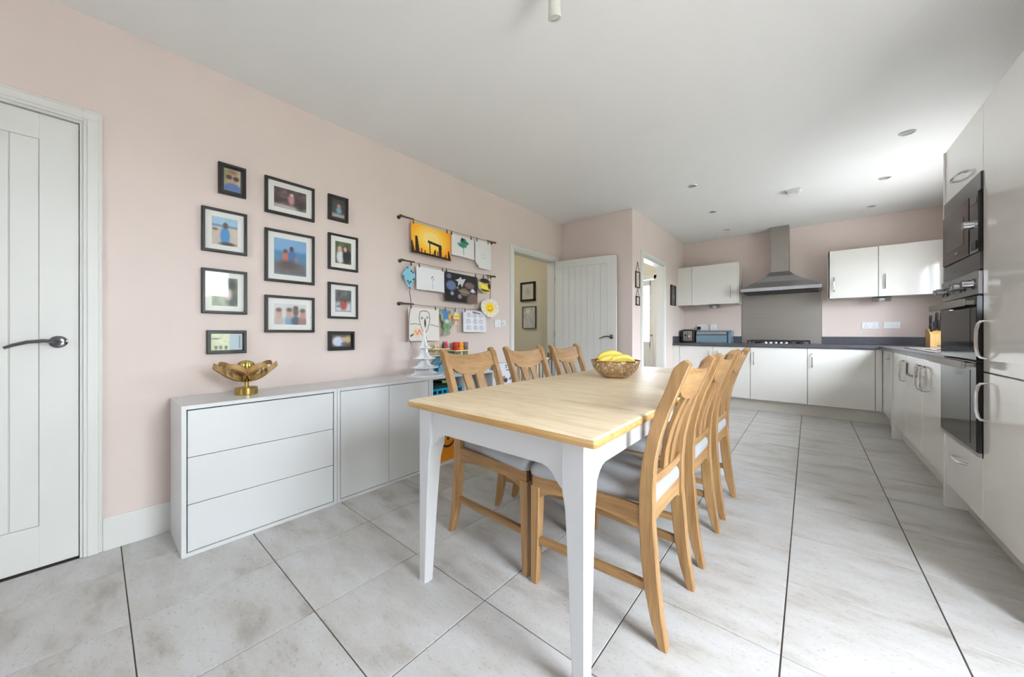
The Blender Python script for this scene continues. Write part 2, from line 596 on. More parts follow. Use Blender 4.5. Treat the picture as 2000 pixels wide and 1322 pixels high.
# ------------------------------------------------------------------ boarded white doors
def board_door(name, width, label, zt, boards=7):
    """leaf in the plane y = 0, hinge at x = 0, room side facing -y"""
    st, th = .11, .035
    p0, p1, z0, z1 = st, width - st, .19, 1.90
    b = B().box(0, width, -th / 2 + .007, th / 2, .008, zt)
    b.box(0, p0, -th / 2, -th / 2 + .008, .008, zt, .001).box(p1, width, -th / 2, -th / 2 + .008, .008, zt, .001)
    b.box(p0, p1, -th / 2, -th / 2 + .008, .008, z0, .001).box(p0, p1, -th / 2, -th / 2 + .008, z1, zt, .001)
    o = struct(name, b, TRIM, label=label)
    bw = (p1 - p0) / boards
    for i in range(boards):
        a = p0 + i * bw
        q = B().box(a + .0016, a + bw - .0016, -th / 2 + .002, -th / 2 + .008, z0 + .002, z1 - .002, .0016)
        obj('board', q, TRIM, o)
    h = B().lathe([(.001, 0), (.027, 0), (.027, .006), (.022, .009), (.012, .010), (.011, .04), (.001, .04)], 0, 0, 24)
    for v in h.bm.verts:
        x, y, z = v.co
        v.co = (width - .058 + x, -th / 2 - z, 1.003 + y)
    ro = obj('rose', h, DCHROME, o, True)
    x0, y0 = width - .058, -th / 2 - .042
    path = [(x0, y0 + .01, 1.003), (x0 - .012, y0 - .002, 1.006), (x0 - .04, y0 - .004, 1.009), (x0 - .08, y0 - .002, 1.004), (x0 - .115, y0, .992), (x0 - .138, y0 + .002, .981)]
    obj('lever', B().tube(path, [.010, .011, .011, .0105, .0095, .008], 12, .75), DCHROME, ro, True, label='chrome curved lever handle')
    for z in (.25, 1.0, 1.72):
        obj('hinge', B().cyl((0, -th / 2 - .004, z), (0, -th / 2 - .004, z + .075), .005, seg=8), CHROME, o)
    return o

d1 = board_door('door_1', .762, 'closed white boarded door with chrome lever beside the drawers', 2.012)
d1.location = (XL - .028, -.049 - .762, 0)
d1.rotation_euler = (0, 0, math.pi / 2)
d2 = board_door('door_2', .80, 'white boarded door standing open against the return wall', 1.992)
d2.location = (XL + .024, 3.93, 0)
d2.rotation_euler = (0, 0, math.atan2(.125, .79))

def casing(name, label, x, y0, y1, zt, wd, depth):
    """lining of an opening (inner faces y0, y1, underside zt) and the architrave on the wall face x"""
    c = B()
    g = .01
    a0, a1, z1 = y0 - g, y1 + g, zt + g
    for p, q in ((a0 - wd, a0), (a1, a1 + wd)):
        c.box(x, x + .014, p, q, 0, z1 + wd, .003)
        c.box(x + .010, x + .02, p + wd * .2, q - wd * .2, 0, z1 + wd * .2, .003)
    c.box(x, x + .0138, a0 - .001, a1 + .001, z1, z1 + wd, .003)
    c.box(x + .010, x + .0202, a0 - wd * .8, a1 + wd * .8, z1 + wd * .2, z1 + wd * .8, .003)
    o = struct(name, c, TRIM, label=label)
    l = B().box(x - depth, x + .001, y0 - .028, y0, 0, zt + .028).box(x - depth, x + .001, y1, y1 + .028, 0, zt + .028).box(x - depth, x + .001, y0 - .001, y1 + .001, zt, zt + .028)
    obj('lining', l, TRIM, o)
    return o
casing('trim_1', 'white architrave around the closed door', XL, -.816, -.046, 2.016, .059, .1)
casing('trim_2', 'white architrave around the hall doorway', XL, 3.10, 3.945, 1.99, .062, .12)
casing('trim_3', 'white architrave around the utility doorway', XS, 4.48, 5.305, 2.005, .07, .1)

# glazed utility door
o = struct('door_3', B().box(UX0 + .04, UX0 + .12, YB + .01, YB + .05, .01, 2.0, .003).box(UX1 - .12, UX1 - .04, YB + .01, YB + .05, .01, 2.0, .003)
           .box(UX0 + .1, UX1 - .1, YB + .01, YB + .05, .01, .14).box(UX0 + .1, UX1 - .1, YB + .01, YB + .05, .80, .90).box(UX0 + .1, UX1 - .1, YB + .01, YB + .05, 1.9, 2.0)
           .box(UX0 + .1, UX1 - .1, YB + .02, YB + .04, .1, .82).box(UX0 + .2, UX1 - .2, YB + .014, YB + .03, .25, .7, .006), TRIM, label='white half glazed outer door of the utility room')
obj('pane', B().box(UX0 + .11, UX1 - .11, YB + .026, YB + .032, .89, 1.91), GLASS, o)
obj('door_knob', B().cyl((UX1 - .08, YB + .01, 1.01), (UX1 - .08, YB - .04, 1.01), .018, seg=14), BRASS, o, True)
struct('trim_4', B().box(UX0 - .04, UX0 + .035, YB - .015, YB + .06, 0, 2.08, .003).box(UX1 - .035, UX1 + .04, YB - .015, YB + .06, 0, 2.08, .003).box(UX0 - .04, UX1 + .04, YB - .015, YB + .06, 2.01, 2.09, .003), TRIM, label='white frame of the glazed utility door')

# skirting
def skirt(name, segs, label):
    b = B()
    for x0, x1, y0, y1 in segs:
        b.box(x0, x1, y0, y1, 0, .146, .002)
        cx0, cx1 = (x0, x1 - .006) if x1 - x0 < .05 else (x0, x1)
        cy0, cy1 = (y0 + .006, y1) if y1 - y0 < .05 else (y0, y1)
        b.box(cx0, cx1, cy0, cy1, .14, .155, .003)
    struct(name, b, TRIM, label=label)
skirt('baseboard_left', [(XL, XL + .015, .0235, 3.027), (XL, XL + .015, 4.018, YS)], 'white skirting board along the pink wall')
skirt('baseboard_return', [(XL + .015, XS + .015, YS - .015, YS)], 'white skirting board under the return wall')
skirt('baseboard_utility', [(XS, XS + .015, YS, 4.399), (XS, XS + .015, 5.386, 5.76)], 'white skirting board under the utility wall')

# unseen ceiling lamp, added to brighten the hall
t = thing('added_hall_lamp', 'round white lamp added out of view on the hall ceiling to light the hall', 'lamp', (-3.5, 3.1, ZC))
obj('base', B().lathe([(.14, ZC - .02), (.14, ZC)], -3.5, 3.1), PLASTIC, t, True)
obj('diffuser', B().lathe([(.02, ZC - .075), (.09, ZC - .065), (.125, ZC - .04), (.13, ZC - .019)], -3.5, 3.1), mat('added_lamp_diffuser', (255, 246, 225), .5, emit=34), t, True)

# ------------------------------------------------------------------ white units along the pink wall
UF, UB, UH = -2.208, XL + .018, .704     # front, back, height
def carcass(y0, y1, open_back=False):
    t = .018
    b = B().box(UB, UF, y0, y0 + t, 0, UH, .0012).box(UB, UF, y1 - t, y1, 0, UH, .0012)
    b.box(UB, UF - .001, y0 + t, y1 - t, 0, t).box(UB, UF - .001, y0 + t, y1 - t, UH - t, UH)
    b.box(UB, UB + .008, y0 + t, y1 - t, t, UH - t)
    return b
t = thing('drawer_unit', 'low white unit with three wide plain drawers under the picture frames', 'drawer unit', (UF - .17, .606, 0))
obj('body', carcass(.256, .956), WHITE, t)
for i in range(3):
    z0 = .022 + i * .2202
    obj('drawer', B().box(UB + .03, UF - .003, .278, .934, z0, z0 + .2172, .0012), WHITE, t)
t = thing('cupboard', 'low white unit with two plain doors behind the table end', 'cupboard', (UF - .17, 1.307, 0))
obj('body', carcass(.9575, 1.657), WHITE, t)
for a, b_ in ((.979, 1.3055), (1.3085, 1.635)):
    obj('door', B().box(UF - .02, UF - .003, a, b_, .022, .682, .0012), WHITE, t)
t = thing('cube_shelf', 'low white open shelf unit of four cubes behind the chairs', 'shelf unit', (UF - .17, 2.009, 0))
obj('body', carcass(1.659, 2.359), WHITE, t)
obj('divider', B().box(UB + .008, UF - .002, 2.001, 2.018, .018, .686), WHITE, t)
for a, b_ in ((1.677, 2.001), (2.018, 2.341)):
    obj('shelf', B().box(UB + .008, UF - .002, a, b_, .343, .361), WHITE, t)

# storage in the cubes
BLUEB = mat('blue_plastic', (22, 150, 196), .4)
t = thing('storage_basket', 'blue plastic basket with square holes in the open cube shelf', 'basket', (-2.39, 1.839, .361))
b = B()
x0, x1, y0, y1, z0, z1 = -2.55, -2.235, 1.69, 1.99, .361, .60
b.box(x0, x1, y0, y1, z0, z0 + .006)
b.box(x0, x0 + .006, y0, y1, z0, z1).box(x0, x1, y0, y0 + .006, z0, z1).box(x0, x1, y1 - .006, y1, z0, z1)
obj('tub', b, BLUEB, t)
b = B()
ys = np.linspace(y0, y1, 7); zs = np.linspace(z0, z1, 6)
for k in ys:
    b.box(x1 - .005, x1, max(y0, k - .008), min(y1, k + .008), z0, z1)
for k in zs:
    b.box(x1 - .006, x1 + .001, y0, y1, max(z0, k - .011), min(z1 + .004, k + .011))
obj('lattice_front', b, BLUEB, t)
tag(obj('toy_bone', B().tube([(-2.33, 1.86, .642), (-2.3, 1.9, .637), (-2.26, 1.95, .640)], [.014, .008, .014], 10), mat('lime_plastic', (190, 226, 120), .4), None, True, (-2.3, 1.9, .6)), 'pale green toy bone lying on the blue basket', 'toy')
tag(obj('folded_cloth', B().box(-2.54, -2.25, 1.70, 1.98, .5, .628, .03, 3), mat('dark_green_cloth', (20, 66, 60), .9, vary=.3, scale=14), None, True, (-2.4, 1.84, .5)), 'dark green folded cloth filling the blue basket', 'cloth')

def felt_box(name, label, y0, y1, col, face):
    t = thing(name, label, 'storage box', (-2.39, (y0 + y1) / 2, .018))
    m = mat(name + '_felt', col, .9, vary=.06, scale=60)
    b = B().box(-2.55, -2.232, y0, y0 + .006, .018, .32, .002).box(-2.55, -2.232, y1 - .006, y1, .018, .32, .002).box(-2.55, -2.232, y0, y1, .018, .026).box(-2.556, -2.55, y0, y1, .018, .32)
    b.box(-2.236, -2.228, y0, y1, .018, .32, .002)
    obj('box_body', b, m, t)
    c, xf = (y0 + y1) / 2, -2.2275
    for dy in (-.045, .045):
        e = B().prism([(c + dy + .013 * math.cos(a), .235 + .017 * math.sin(a)) for a in np.linspace(0, 6.283, 15)[:-1]], 'x', xf - .001, xf + .0015)
        obj('eye', e, BLACKM, t)
    obj('nose', B().prism([(c + .011 * math.cos(a), .195 + .013 * math.sin(a)) for a in np.linspace(0, 6.283, 15)[:-1]], 'x', xf - .001, xf + .0015), BLACKM, t)
    up = [(c + .072 * math.cos(a), .19 + .066 * math.sin(a)) for a in np.linspace(math.pi * 1.1, math.pi * 1.9, 12)]
    dn = [(c + .060 * math.cos(a), .19 + .050 * math.sin(a)) for a in np.linspace(math.pi * 1.9, math.pi * 1.1, 12)]
    obj('mouth', B().prism(up + dn, 'x', xf - .001, xf + .0015), BLACKM, t)
felt_box('orange_storage_box', 'orange storage box with a smiling face in the cube shelf', 1.686, 1.992, (226, 140, 20), 0)
felt_box('green_storage_box', 'lime green storage box with a smiling face in the cube shelf', 2.027, 2.333, (150, 190, 40), 0)
t = thing('book', 'dark spined book standing in the upper cube', 'book', (-2.4, 2.04, .361))
obj('cover', B().box(-2.5, -2.28, 2.03, 2.055, .361, .60, .002), BLACKM, t)
obj('pages', B().box(-2.495, -2.279, 2.033, 2.052, .364, .597), MATW, t)

# patterned bag beside the shelf
ink = Ink(60, 150, (228, 229, 234), .31)
rs = np.random.RandomState(5)
for i in range(46):
    a, b_ = rs.rand(), rs.rand()
    if i % 3 == 0:
        ink.oval(a, b_, .1 + .08 * rs.rand(), .02 + .02 * rs.rand(), (60, 62, 74), .3)
    else:
        ink.line([(a, b_), (a + .25 * (rs.rand() - .5), b_ + .05 * (rs.rand() - .5)), (a + .3 * (rs.rand() - .5), b_ + .07 * (rs.rand() - .5))], .018, (84, 88, 104))
ink.oval(.55, .8, .1, .035, (70, 48, 40), .2).oval(.62, .82, .06, .025, (196, 120, 70), .2)
t = thing('patterned_bag', 'white fabric storage bag with dark line drawings beside the cube shelf', 'bag', (-2.4, 2.52, 0))
b = B().rings([[(-2.55 + i, 2.375 + i, z), (-2.252 - i, 2.375 + i, z), (-2.252 - i, 2.665 - i, z), (-2.55 + i, 2.665 - i, z)] for z, i in ((.004, .012), (.1, 0), (.5, .002), (.74, .012), (.755, .03))])
obj('bag_body', b, mat('white_canvas', (226, 227, 232), .9, vary=.05, scale=30), t, True)
sheet('print', ink, PAPER, lambda u, v, k: (-2.2505 - .004 * (2 * u - 1) ** 2 - .012 * max(0, v - .6) + k * -.5, 2.38 + .28 * u, .05 + .69 * v), t)
obj('bag_handle', B().tube([(-2.4, 2.45, .74), (-2.4, 2.455, .775), (-2.4, 2.52, .785), (-2.4, 2.585, .775), (-2.4, 2.59, .74)], .009, 8, .5), mat('grey_webbing', (150, 152, 160), .9), t, True)

# ------------------------------------------------------------------ flower lamp on the drawers
LX, LY = -2.40, .545
t = thing('table_lamp', 'brass lamp with looped wood veneer petals on the white drawers', 'lamp', (LX, LY, UH))
obj('base', B().lathe([(.05, UH), (.053, UH + .003), (.053, UH + .036), (.05, UH + .039), (.012, UH + .04)], LX, LY, 36), BRASS, t, True)
obj('stem', B().cyl((LX, LY, UH + .038), (LX, LY, UH + .085), .011), BRASS, t, True)
obj('bulb', B().lathe([(.003, UH + .08), (.014, UH + .09), (.016, UH + .11), (.027, UH + .135), (.031, UH + .155), (.026, UH + .172), (.012, UH + .182), (.002, UH + .184)], LX, LY, 20), mat('gold_bulb', (206, 186, 92), .15, .7), t, True)
def petal(ang, ln, half, tilt, wd, base):
    ca, sa = math.cos(ang), math.sin(ang)
    R = []
    n = 28
    for i in range(n):
        a = 6.28319 * i / n
        d = ln / 2 * (1 - math.cos(a))
        s_ = half * math.sin(a) * (.55 + .45 * d / ln)
        lift = .02 + tilt * (d / ln) ** 1.7
        w_ = Vector((-math.sin(tilt * 5) * .5, 0, 1)).normalized()
        q = []
        for dz, th in ((-wd / 2, 0), (wd / 2, 0), (wd / 2, .0022), (-wd / 2, .0022)):
            dd = d - th * math.copysign(1, 1 - math.cos(a) - 1) * (1 if abs(math.cos(a)) > .5 else .3)
            ss = s_ - th * math.sin(a)
            r = dd + dz * w_.x
            q.append((LX + ca * r - sa * ss, LY + sa * r + ca * ss, base + lift + dz * w_.z))
        R.append(q)
    R.append(R[0])
    return B().rings(R, cap=False)
for i in range(7):
    a = 2 * math.pi * i / 7 + .25
    pt = obj('petal', petal(a, .145, .062, .085, .026, UH + .062), VENEER, t, 60)
    obj('inner_loop', petal(a + .02, .125, .036, .075, .022, UH + .058), VENEER, pt, 60)

# ------------------------------------------------------------------ tiered white stand and toys on the shelf
ox, oy = -2.355, 1.70
t = thing('tiered_stand', 'white tree shaped stand with four tiers on the cupboard', 'ornament', (ox, oy, UH))
tiers = [(.145, UH, UH + .014), (.112, .770, .777), (.092, .842, .849), (.060, .925, .931)]
for r, z0, z1 in tiers:
    obj('tier', B().lathe([(r, z0), (r, z1)], ox, oy, 32), PLASTIC, t)
prof = [(.14, UH + .012), (.09, .735), (.072, .77), (.105, .777), (.06, .79), (.042, .815), (.036, .842), (.085, .849), (.05, .862), (.034, .89), (.03, .925), (.056, .931), (.034, .945), (.022, .975), (.014, 1.01), (.006, 1.06)]
for k in (0, 1):
    pl = [(r, z) for r, z in prof] + [(-r, z) for r, z in prof[::-1]]
    e = B().prism([((oy if k else ox) + p, z) for p, z in pl], 'x' if k else 'y', (ox if k else oy) - .006, (ox if k else oy) + .006)
    obj('fin', e, PLASTIC, t)

CREAMT = mat('cream_toy_wood', (232, 222, 170), .5)
TEAL = mat('teal_toy_plastic', (104, 158, 182), .45, vary=.05, scale=8)
px0 = -2.50
t = thing('toy_playset', 'wooden toy play set with teal sides and cream platforms behind a chair', 'toy', (px0, 2.045, UH))
b = B().prism([(1.921, UH), (2.273, UH), (2.273, .855), (2.045, .855), (1.994, .84), (1.942, .79), (1.921, .75)], 'x', px0 - .06, px0 - .045)
obj('side_wall', b, TEAL, t)
obj('side_wall', B().prism([(1.921, UH), (2.273, UH), (2.273, .80), (2.045, .80), (1.994, .79), (1.942, .76)], 'x', px0 + .03, px0 + .04), TEAL, t)
obj('platform', B().box(px0 - .07, px0 + .05, 1.859, 2.030, .845, .853, .002), CREAMT, t)
obj('platform', B().box(px0 - .07, px0 + .05, 1.859, 2.056, .902, .910, .002), CREAMT, t)
obj('platform', B().box(px0 - .07, px0 + .05, 2.118, 2.345, .878, .888, .002), CREAMT, t)
for y, z0, z1 in ((1.994, .853, .902), (2.190, .78, .878), (2.273, .78, .878), (2.014, .80, .845)):
    obj('post', B().box(px0 - .06, px0 + .04, y, y + .012, z0, z1), CREAMT, t)
for y0, col, nm, lb in ((2.154, (190, 36, 26), 'toy_barrel', 'red'), (2.216, (232, 150, 36), 'toy_barrel', 'orange'), (2.273, (128, 104, 112), 'toy_barrel', 'mauve')):
    tg = tag(obj(nm, B().lathe([(.026, .888), (.029, .895), (.029, .918), (.025, .922), (.029, .926), (.029, .955), (.026, .962)], px0, y0, 20), mat(lb + '_toy', col, .45), None, True, (px0, y0, .888)), lb + ' toy barrel in the row on the play set platform', 'toy', 'toy barrels on the play set')
def peg(y, r, h, col, label, z=.91):
    t = thing('toy_figure', label, 'toy', (px0 + .01, y, z))
    obj('body', B().lathe([(r, z), (r * 1.05, z + h * .3), (r * .8, z + h * .6), (r * .6, z + h * .68)], px0 + .01, y, 16), mat('toy_' + label.split()[0], col, .5), t, True)
    obj('head', B().lathe([(r * .4, z + h * .66), (r * .72, z + h * .76), (r * .7, z + h * .9), (r * .3, z + h)], px0 + .01, y, 16), mat('toy_head_' + label.split()[0], tuple(min(255, c + 40) for c in col), .5), t, True)
peg(2.007, .018, .062, (112, 70, 66), 'brown toy figure standing on the play set beside the red one')
peg(2.037, .017, .062, (206, 60, 70), 'crimson toy figure standing on the play set beside the brown one')
peg(1.916, .010, .034, (226, 176, 116), 'tan small toy peg on the play set, next to the honey one')
peg(1.945, .010, .034, (236, 200, 130), 'honey coloured small toy peg on the play set, between figures')
tag(obj('paper_stack', B().box(-2.53, -2.25, 2.1, 2.34, UH, UH + .016, .001), mat('pale_blue_paper', (206, 220, 230), .8), None, False, (-2.39, 2.22, UH)), 'stack of pale paper lying on the cube shelf', 'paper')

# ------------------------------------------------------------------ picture frames
def photo_ink(kind):
    if kind == 'a':
        i = Ink(26, 34, (206, 196, 160), 26 / 34).oval(.1, .7, .3, .4, (150, 150, 80), .6).oval(.85, .7, .3, .4, (186, 176, 130), .6)
        return i.oval(.5, .62, .36, .3, (198, 150, 122), .2).oval(.3, .63, .17, .1, (44, 36, 40), .35).oval(.72, .6, .17, .1, (44, 36, 40), .35).oval(.5, .1, .55, .26, (74, 108, 178), .2).oval(.5, .88, .3, .1, (150, 110, 80), .4)
    if kind == 'b':
        return Ink(40, 28, (96, 74, 72), 40 / 28).mottle(40, 2, 9).rect(0, 1, 0, .14, (224, 216, 214), .2).oval(.52, .5, .09, .28, (198, 130, 140), .4).oval(.54, .74, .05, .08, (220, 190, 180), .4).oval(.82, .3, .16, .3, (60, 50, 50), .5)
    if kind == 'c':
        return Ink(22, 28, (52, 50, 46), 22 / 28).mottle(25, 3, 6).rect(0, 1, 0, .2, (206, 196, 188), .2).oval(.55, .65, .16, .12, (196, 140, 130), .3).oval(.55, .4, .22, .18, (120, 166, 196), .3)
    if kind == 'd':
        return Ink(34, 40, (206, 188, 168), 34 / 40).rect(0, 1, .7, 1, (150, 196, 226), .06).rect(0, 1, .66, .73, (88, 136, 176), .05).mottle(10, 4, 8).oval(.5, .33, .18, .34, (40, 132, 206), .2).oval(.52, .72, .1, .11, (96, 74, 66), .3).oval(.6, .05, .3, .07, (70, 60, 56), .4).oval(.12, .55, .1, .04, (90, 80, 76), .5)
    if kind == 'e':
        return Ink(44, 50, (112, 166, 214), 44 / 50).rect(0, 1, .36, .66, (66, 132, 180), .08).rect(0, 1, 0, .36, (104, 100, 104), .12).mottle(8, 5, 9).oval(.34, .5, .11, .15, (196, 92, 80), .25).oval(.34, .66, .06, .06, (84, 60, 54), .3).oval(.55, .52, .12, .18, (58, 104, 172), .25).oval(.53, .74, .065, .07, (84, 60, 54), .3).oval(.68, .44, .06, .09, (150, 120, 130), .4).oval(.4, .28, .28, .12, (90, 74, 70), .5)
    if kind == 'f':
        return Ink(30, 38, (98, 112, 66), 30 / 38).mottle(22, 6, 6).oval(.3, .3, .22, .3, (226, 224, 232), .25).oval(.27, .66, .13, .13, (220, 172, 150), .3).oval(.72, .34, .26, .32, (34, 34, 44), .25).oval(.66, .68, .16, .17, (70, 44, 36), .3).oval(.62, .67, .1, .12, (218, 166, 146), .3)
    if kind == 'g':
        return Ink(34, 40, (150, 158, 134), 34 / 40).mottle(26, 7, 7).oval(.75, .75, .25, .25, (66, 70, 52), .5).oval(.8, .25, .25, .3, (78, 92, 88), .4).oval(.62, .42, .16, .2, (206, 176, 164), .4)
    if kind == 'h':
        i = Ink(44, 30, (214, 216, 214), 44 / 30).mottle(8, 8, 6)
        for x, y, r, c1, c2 in ((.14, .5, .1, (206, 164, 140), (190, 180, 170)), (.46, .52, .1, (206, 160, 140), (120, 160, 196)), (.66, .62, .09, (120, 92, 82), (76, 90, 110)), (.88, .5, .1, (196, 142, 124), (160, 120, 110))):
            i.oval(x, .16, .14, .26, c2, .3).oval(x, y, r, .22, c1, .3).oval(x, y + .2, r * .9, .1, (110, 86, 74), .4)
        return i
    if kind == 'i':
        return Ink(30, 38, (96, 96, 98), 30 / 38).mottle(40, 9, 10).rect(0, 1, 0, .42, (206, 212, 224), .2).oval(.5, .32, .22, .24, (190, 74, 52), .3).oval(.42, .56, .09, .08, (96, 70, 60), .3).oval(.62, .52, .09, .08, (110, 60, 50), .3).oval(.2, .25, .14, .06, (120, 130, 150), .5)
    if kind == 'j':
        i = Ink(50, 26, (214, 220, 176), 50 / 26).mottle(22, 10, 12).rect(.58, 1, 0, 1, (186, 206, 214), .02)  # the garden's reflection in the glass is painted into this print
        for x in (.15, .3, .47):
            i.oval(x, .16, .05, .12, (84, 80, 60), .4)
        return i.rect(.9, .93, .1, .9, (96, 110, 120), .02).oval(.12, .7, .15, .04, (90, 84, 60), .5)
    i = Ink(36, 26, (96, 78, 62), 36 / 26).mottle(20, 11, 5).oval(.32, .45, .3, .42, (206, 214, 236), .25).oval(.62, .62, .14, .2, (214, 170, 146), .3).oval(.85, .6, .18, .3, (206, 176, 120), .4)
    return i.oval(.6, .25, .12, .12, (90, 110, 160), .4)

def picture(kind, y0, y1, z0, z1, fw, mw, label):
    t = thing('framed_photo', label, 'framed photo', (XL, (y0 + y1) / 2, z0), 'black framed photos above the drawers')
    d = .022
    b = B()
    a = [(y0, z0), (y1, z0), (y1, z1), (y0, z1)]
    i = [(y0 + fw, z0 + fw), (y1 - fw, z0 + fw), (y1 - fw, z1 - fw), (y0 + fw, z1 - fw)]
    g = [(y0 + .003, z0 + .003), (y1 - .003, z0 + .003), (y1 - .003, z1 - .003), (y0 + .003, z1 - .003)]
    mk = lambda r, x: [(x, p, q) for p, q in r]
    b.rings([mk(a, XL), mk(a, XL + d - .003), mk(g, XL + d), mk(i, XL + d), mk(i, XL + .006)], cap=False)
    obj('frame', b, FRAMEB, t)
    obj('mount', B().box(XL + .001, XL + .010, y0 + fw - .001, y1 - fw + .001, z0 + fw - .001, z1 - fw + .001), MATW if mw > .012 else FRAMEB, t)
    k = fw + mw
    ink = photo_ink(kind)
    Y0, Y1, Z0, Z1 = y0 + k, y1 - k, z0 + k, z1 - k
    sheet('photo', ink, PHOTO, lambda u, v, q: (XL + .0108 - q, Y0 + (Y1 - Y0) * u, Z0 + (Z1 - Z0) * v), t)
    obj('glass', B().box(XL + .014, XL + .0155, y0 + fw - .002, y1 - fw + .002, z0 + fw - .002, z1 - fw + .002), GLASS, t)
for args in (
    ('a', .453, .582, 1.845, 2.023, .014, .012, 'small black frame, portrait of a child in round sunglasses'),
    ('b', .677, .963, 1.797, 2.023, .016, .034, 'wide black frame, figure in pink in a dark wood'),
    ('c', 1.053, 1.193, 1.845, 2.023, .014, .012, 'small black frame, dark photo of a child in pale blue'),
    ('d', .380, .587, 1.504, 1.752, .015, .030, 'black frame, child in bright blue on a sandy beach'),
    ('e', .677, .963, 1.369, 1.699, .016, .034, 'largest black frame, two children sitting by a blue sea'),
    ('f', 1.053, 1.265, 1.496, 1.751, .015, .034, 'black frame, woman in black holding a baby before greenery'),
    ('g', .380, .587, 1.155, 1.407, .015, .030, 'black frame with dim greenish photo reflecting the bright window'),
    ('h', .677, .963, 1.049, 1.282, .016, .034, 'wide black frame, four smiling people in a pale photo'),
    ('i', 1.053, 1.265, 1.149, 1.404, .015, .034, 'black frame, figures in red coats in a snowy wood'),
    ('j', .402, .584, .926, 1.059, .014, .006, 'small low black frame with a painted pale green and blue garden reflection above the lamp'),
    ('k', 1.053, 1.238, .921, 1.057, .014, .012, 'small low black frame, close photo of a white and blue shirt')):
    picture(*args)

# ------------------------------------------------------------------ picture wires with children's drawings
WX = XL + .05
def wire(y0, y1, z, clips, label):
    t = thing('picture_wire', label, 'wire', (XL, y0, z), 'bronze picture wires on the pink wall')
    n = 12
    obj('wire', B().tube([(WX, y0 + (y1 - y0) * k / n, z - .008 * math.sin(math.pi * k / n)) for k in range(n + 1)], .0018, 6), BRONZE, t)
    for y, s in ((y0, 1), (y1, -1)):
        p = [(WX - .004 * 0 + .008 * 0, y, z)]
        b = B().tube([(WX, y - .006 * s, z), (WX, y + .03 * s, z), (WX, y + .12 * s, z)], [.011, .007, .006], 10).cyl((XL, y + .01 * s, z), (WX, y + .01 * s, z), .006, seg=10).cyl((XL, y + .01 * s, z), (XL + .005, y + .01 * s, z), .016, seg=14)
        obj('end_bracket', b, BRONZE, t, True)
    for y in clips:
        zz = z - .008 * math.sin(math.pi * (y - y0) / (y1 - y0))
        obj('clip', B().box(WX - .004, WX + .005, y - .006, y + .006, zz - .034, zz - .006, .002).tube([(WX, y, zz + .006), (WX, y + .006, zz), (WX, y, zz - .006), (WX, y - .006, zz)], .0016, 5, closed=True), BRONZE, t)
wire(1.604, 2.728, 2.0, (1.72, 2.08, 2.135, 2.38, 2.46, 2.62), 'uppermost bronze wire holding the sunset painting')
wire(1.613, 2.72, 1.642, (1.70, 1.78, 2.03, 2.075, 2.44, 2.55, 2.62), 'middle bronze wire holding the space picture')
wire(1.604, 2.60, 1.288, (1.70, 1.95, 2.06, 2.18, 2.30, 2.55), 'lowest bronze wire holding the face drawing')

def hang(name, ink, y0, y1, z0, z1, label, cut=None, curl=.008, skew=0, x=WX):
    f = lambda u, v, k: (x + .002 - k + curl * math.sin(math.pi * u) * (1 - v) + curl * (1 - v) ** 2 * .6, y0 + (y1 - y0) * u, z0 + (z1 - z0) * v + skew * (u - .5))
    return tag(sheet(name, ink, PAPER, f, None, .0008, cut, (x, (y0 + y1) / 2, z0), None), label, 'drawing', "children's drawings clipped to the wires")
# black stones against a sunset
i = Ink(110, 66, (226, 134, 12), 1.7)
for r, c in ((.62, (236, 150, 20)), (.5, (244, 172, 36)), (.4, (248, 192, 60)), (.3, (250, 206, 92)), (.2, (252, 220, 130))):
    i.oval(.48, .6, r, r * 1.15, c, .08)
K = (26, 20, 18)
i.rect(0, 1, 0, .07, K).rect(.42, .445, .05, .45, K).rect(.66, .735, .05, .4, K).oval(.70, .36, .04, .09, K, .2).poly([(.38, .44), (.74, .37), (.74, .46), (.39, .53)], K)
i.poly([(.09, 0), (.19, 0), (.155, .42), (.14, .58), (.09, .58), (.085, .3)], K).poly([(0, 0), (.08, 0), (.03, .38), (0, .4)], K).poly([(.92, 0), (1, 0), (.94, .34), (.91, .33)], K)
for x, h in ((.23, .2), (.31, .16), (.36, .08), (.54, .2), (.57, .26), (.63, .22), (.8, .1), (.85, .17), (.5, .1)):
    i.rect(x - .012, x + .014, 0, h, K)
hang('painting', i, 1.70, 2.123, 1.715, 1.972, 'painting of black standing stones against an orange sunset', skew=-.012)
i = Ink(70, 50, (236, 234, 232), 1.5)
for k in range(26):
    a, r = rs.rand() * 6.28, rs.rand() ** .5
    i.oval(.5 + .2 * r * math.cos(a), .68 + .2 * r * math.sin(a), .06, .06, ((40, 120, 96), (70, 150, 120), (30, 96, 80))[k % 3], .5)
i.oval(.47, .86, .06, .07, (20, 30, 28), .3).line([(.5, .6), (.5, .1)], .008, (60, 80, 70))
hang('drawing', i, 2.13, 2.42, 1.772, 1.968, 'white drawing of a green leafy tree', skew=-.008)
i = Ink(40, 50, (234, 232, 232), .8).line([(.3, .5), (.6, .52)], .012, (200, 200, 204)).line([(.35, .38), (.7, .4)], .012, (206, 206, 210))
hang('paper_sheet', i, 2.435, 2.66, 1.70, 1.978, 'almost blank white sheet with a torn lower corner', cut=lambda u, v: not (u < .18 and v < .1) and u + v > .22)
i = Ink(44, 70, (136, 196, 214), .57)
for k in range(22):
    i.oval(rs.rand(), rs.rand(), .055, .035, (28, 40, 60), .3)
hang('paper_kite', i, 1.618, 1.742, 1.397, 1.612, 'pale blue paper kite with dark spots', cut=lambda u, v: abs(u - .5) * 2 < (min(v / .62, (1 - v) / .38) * 1.02))
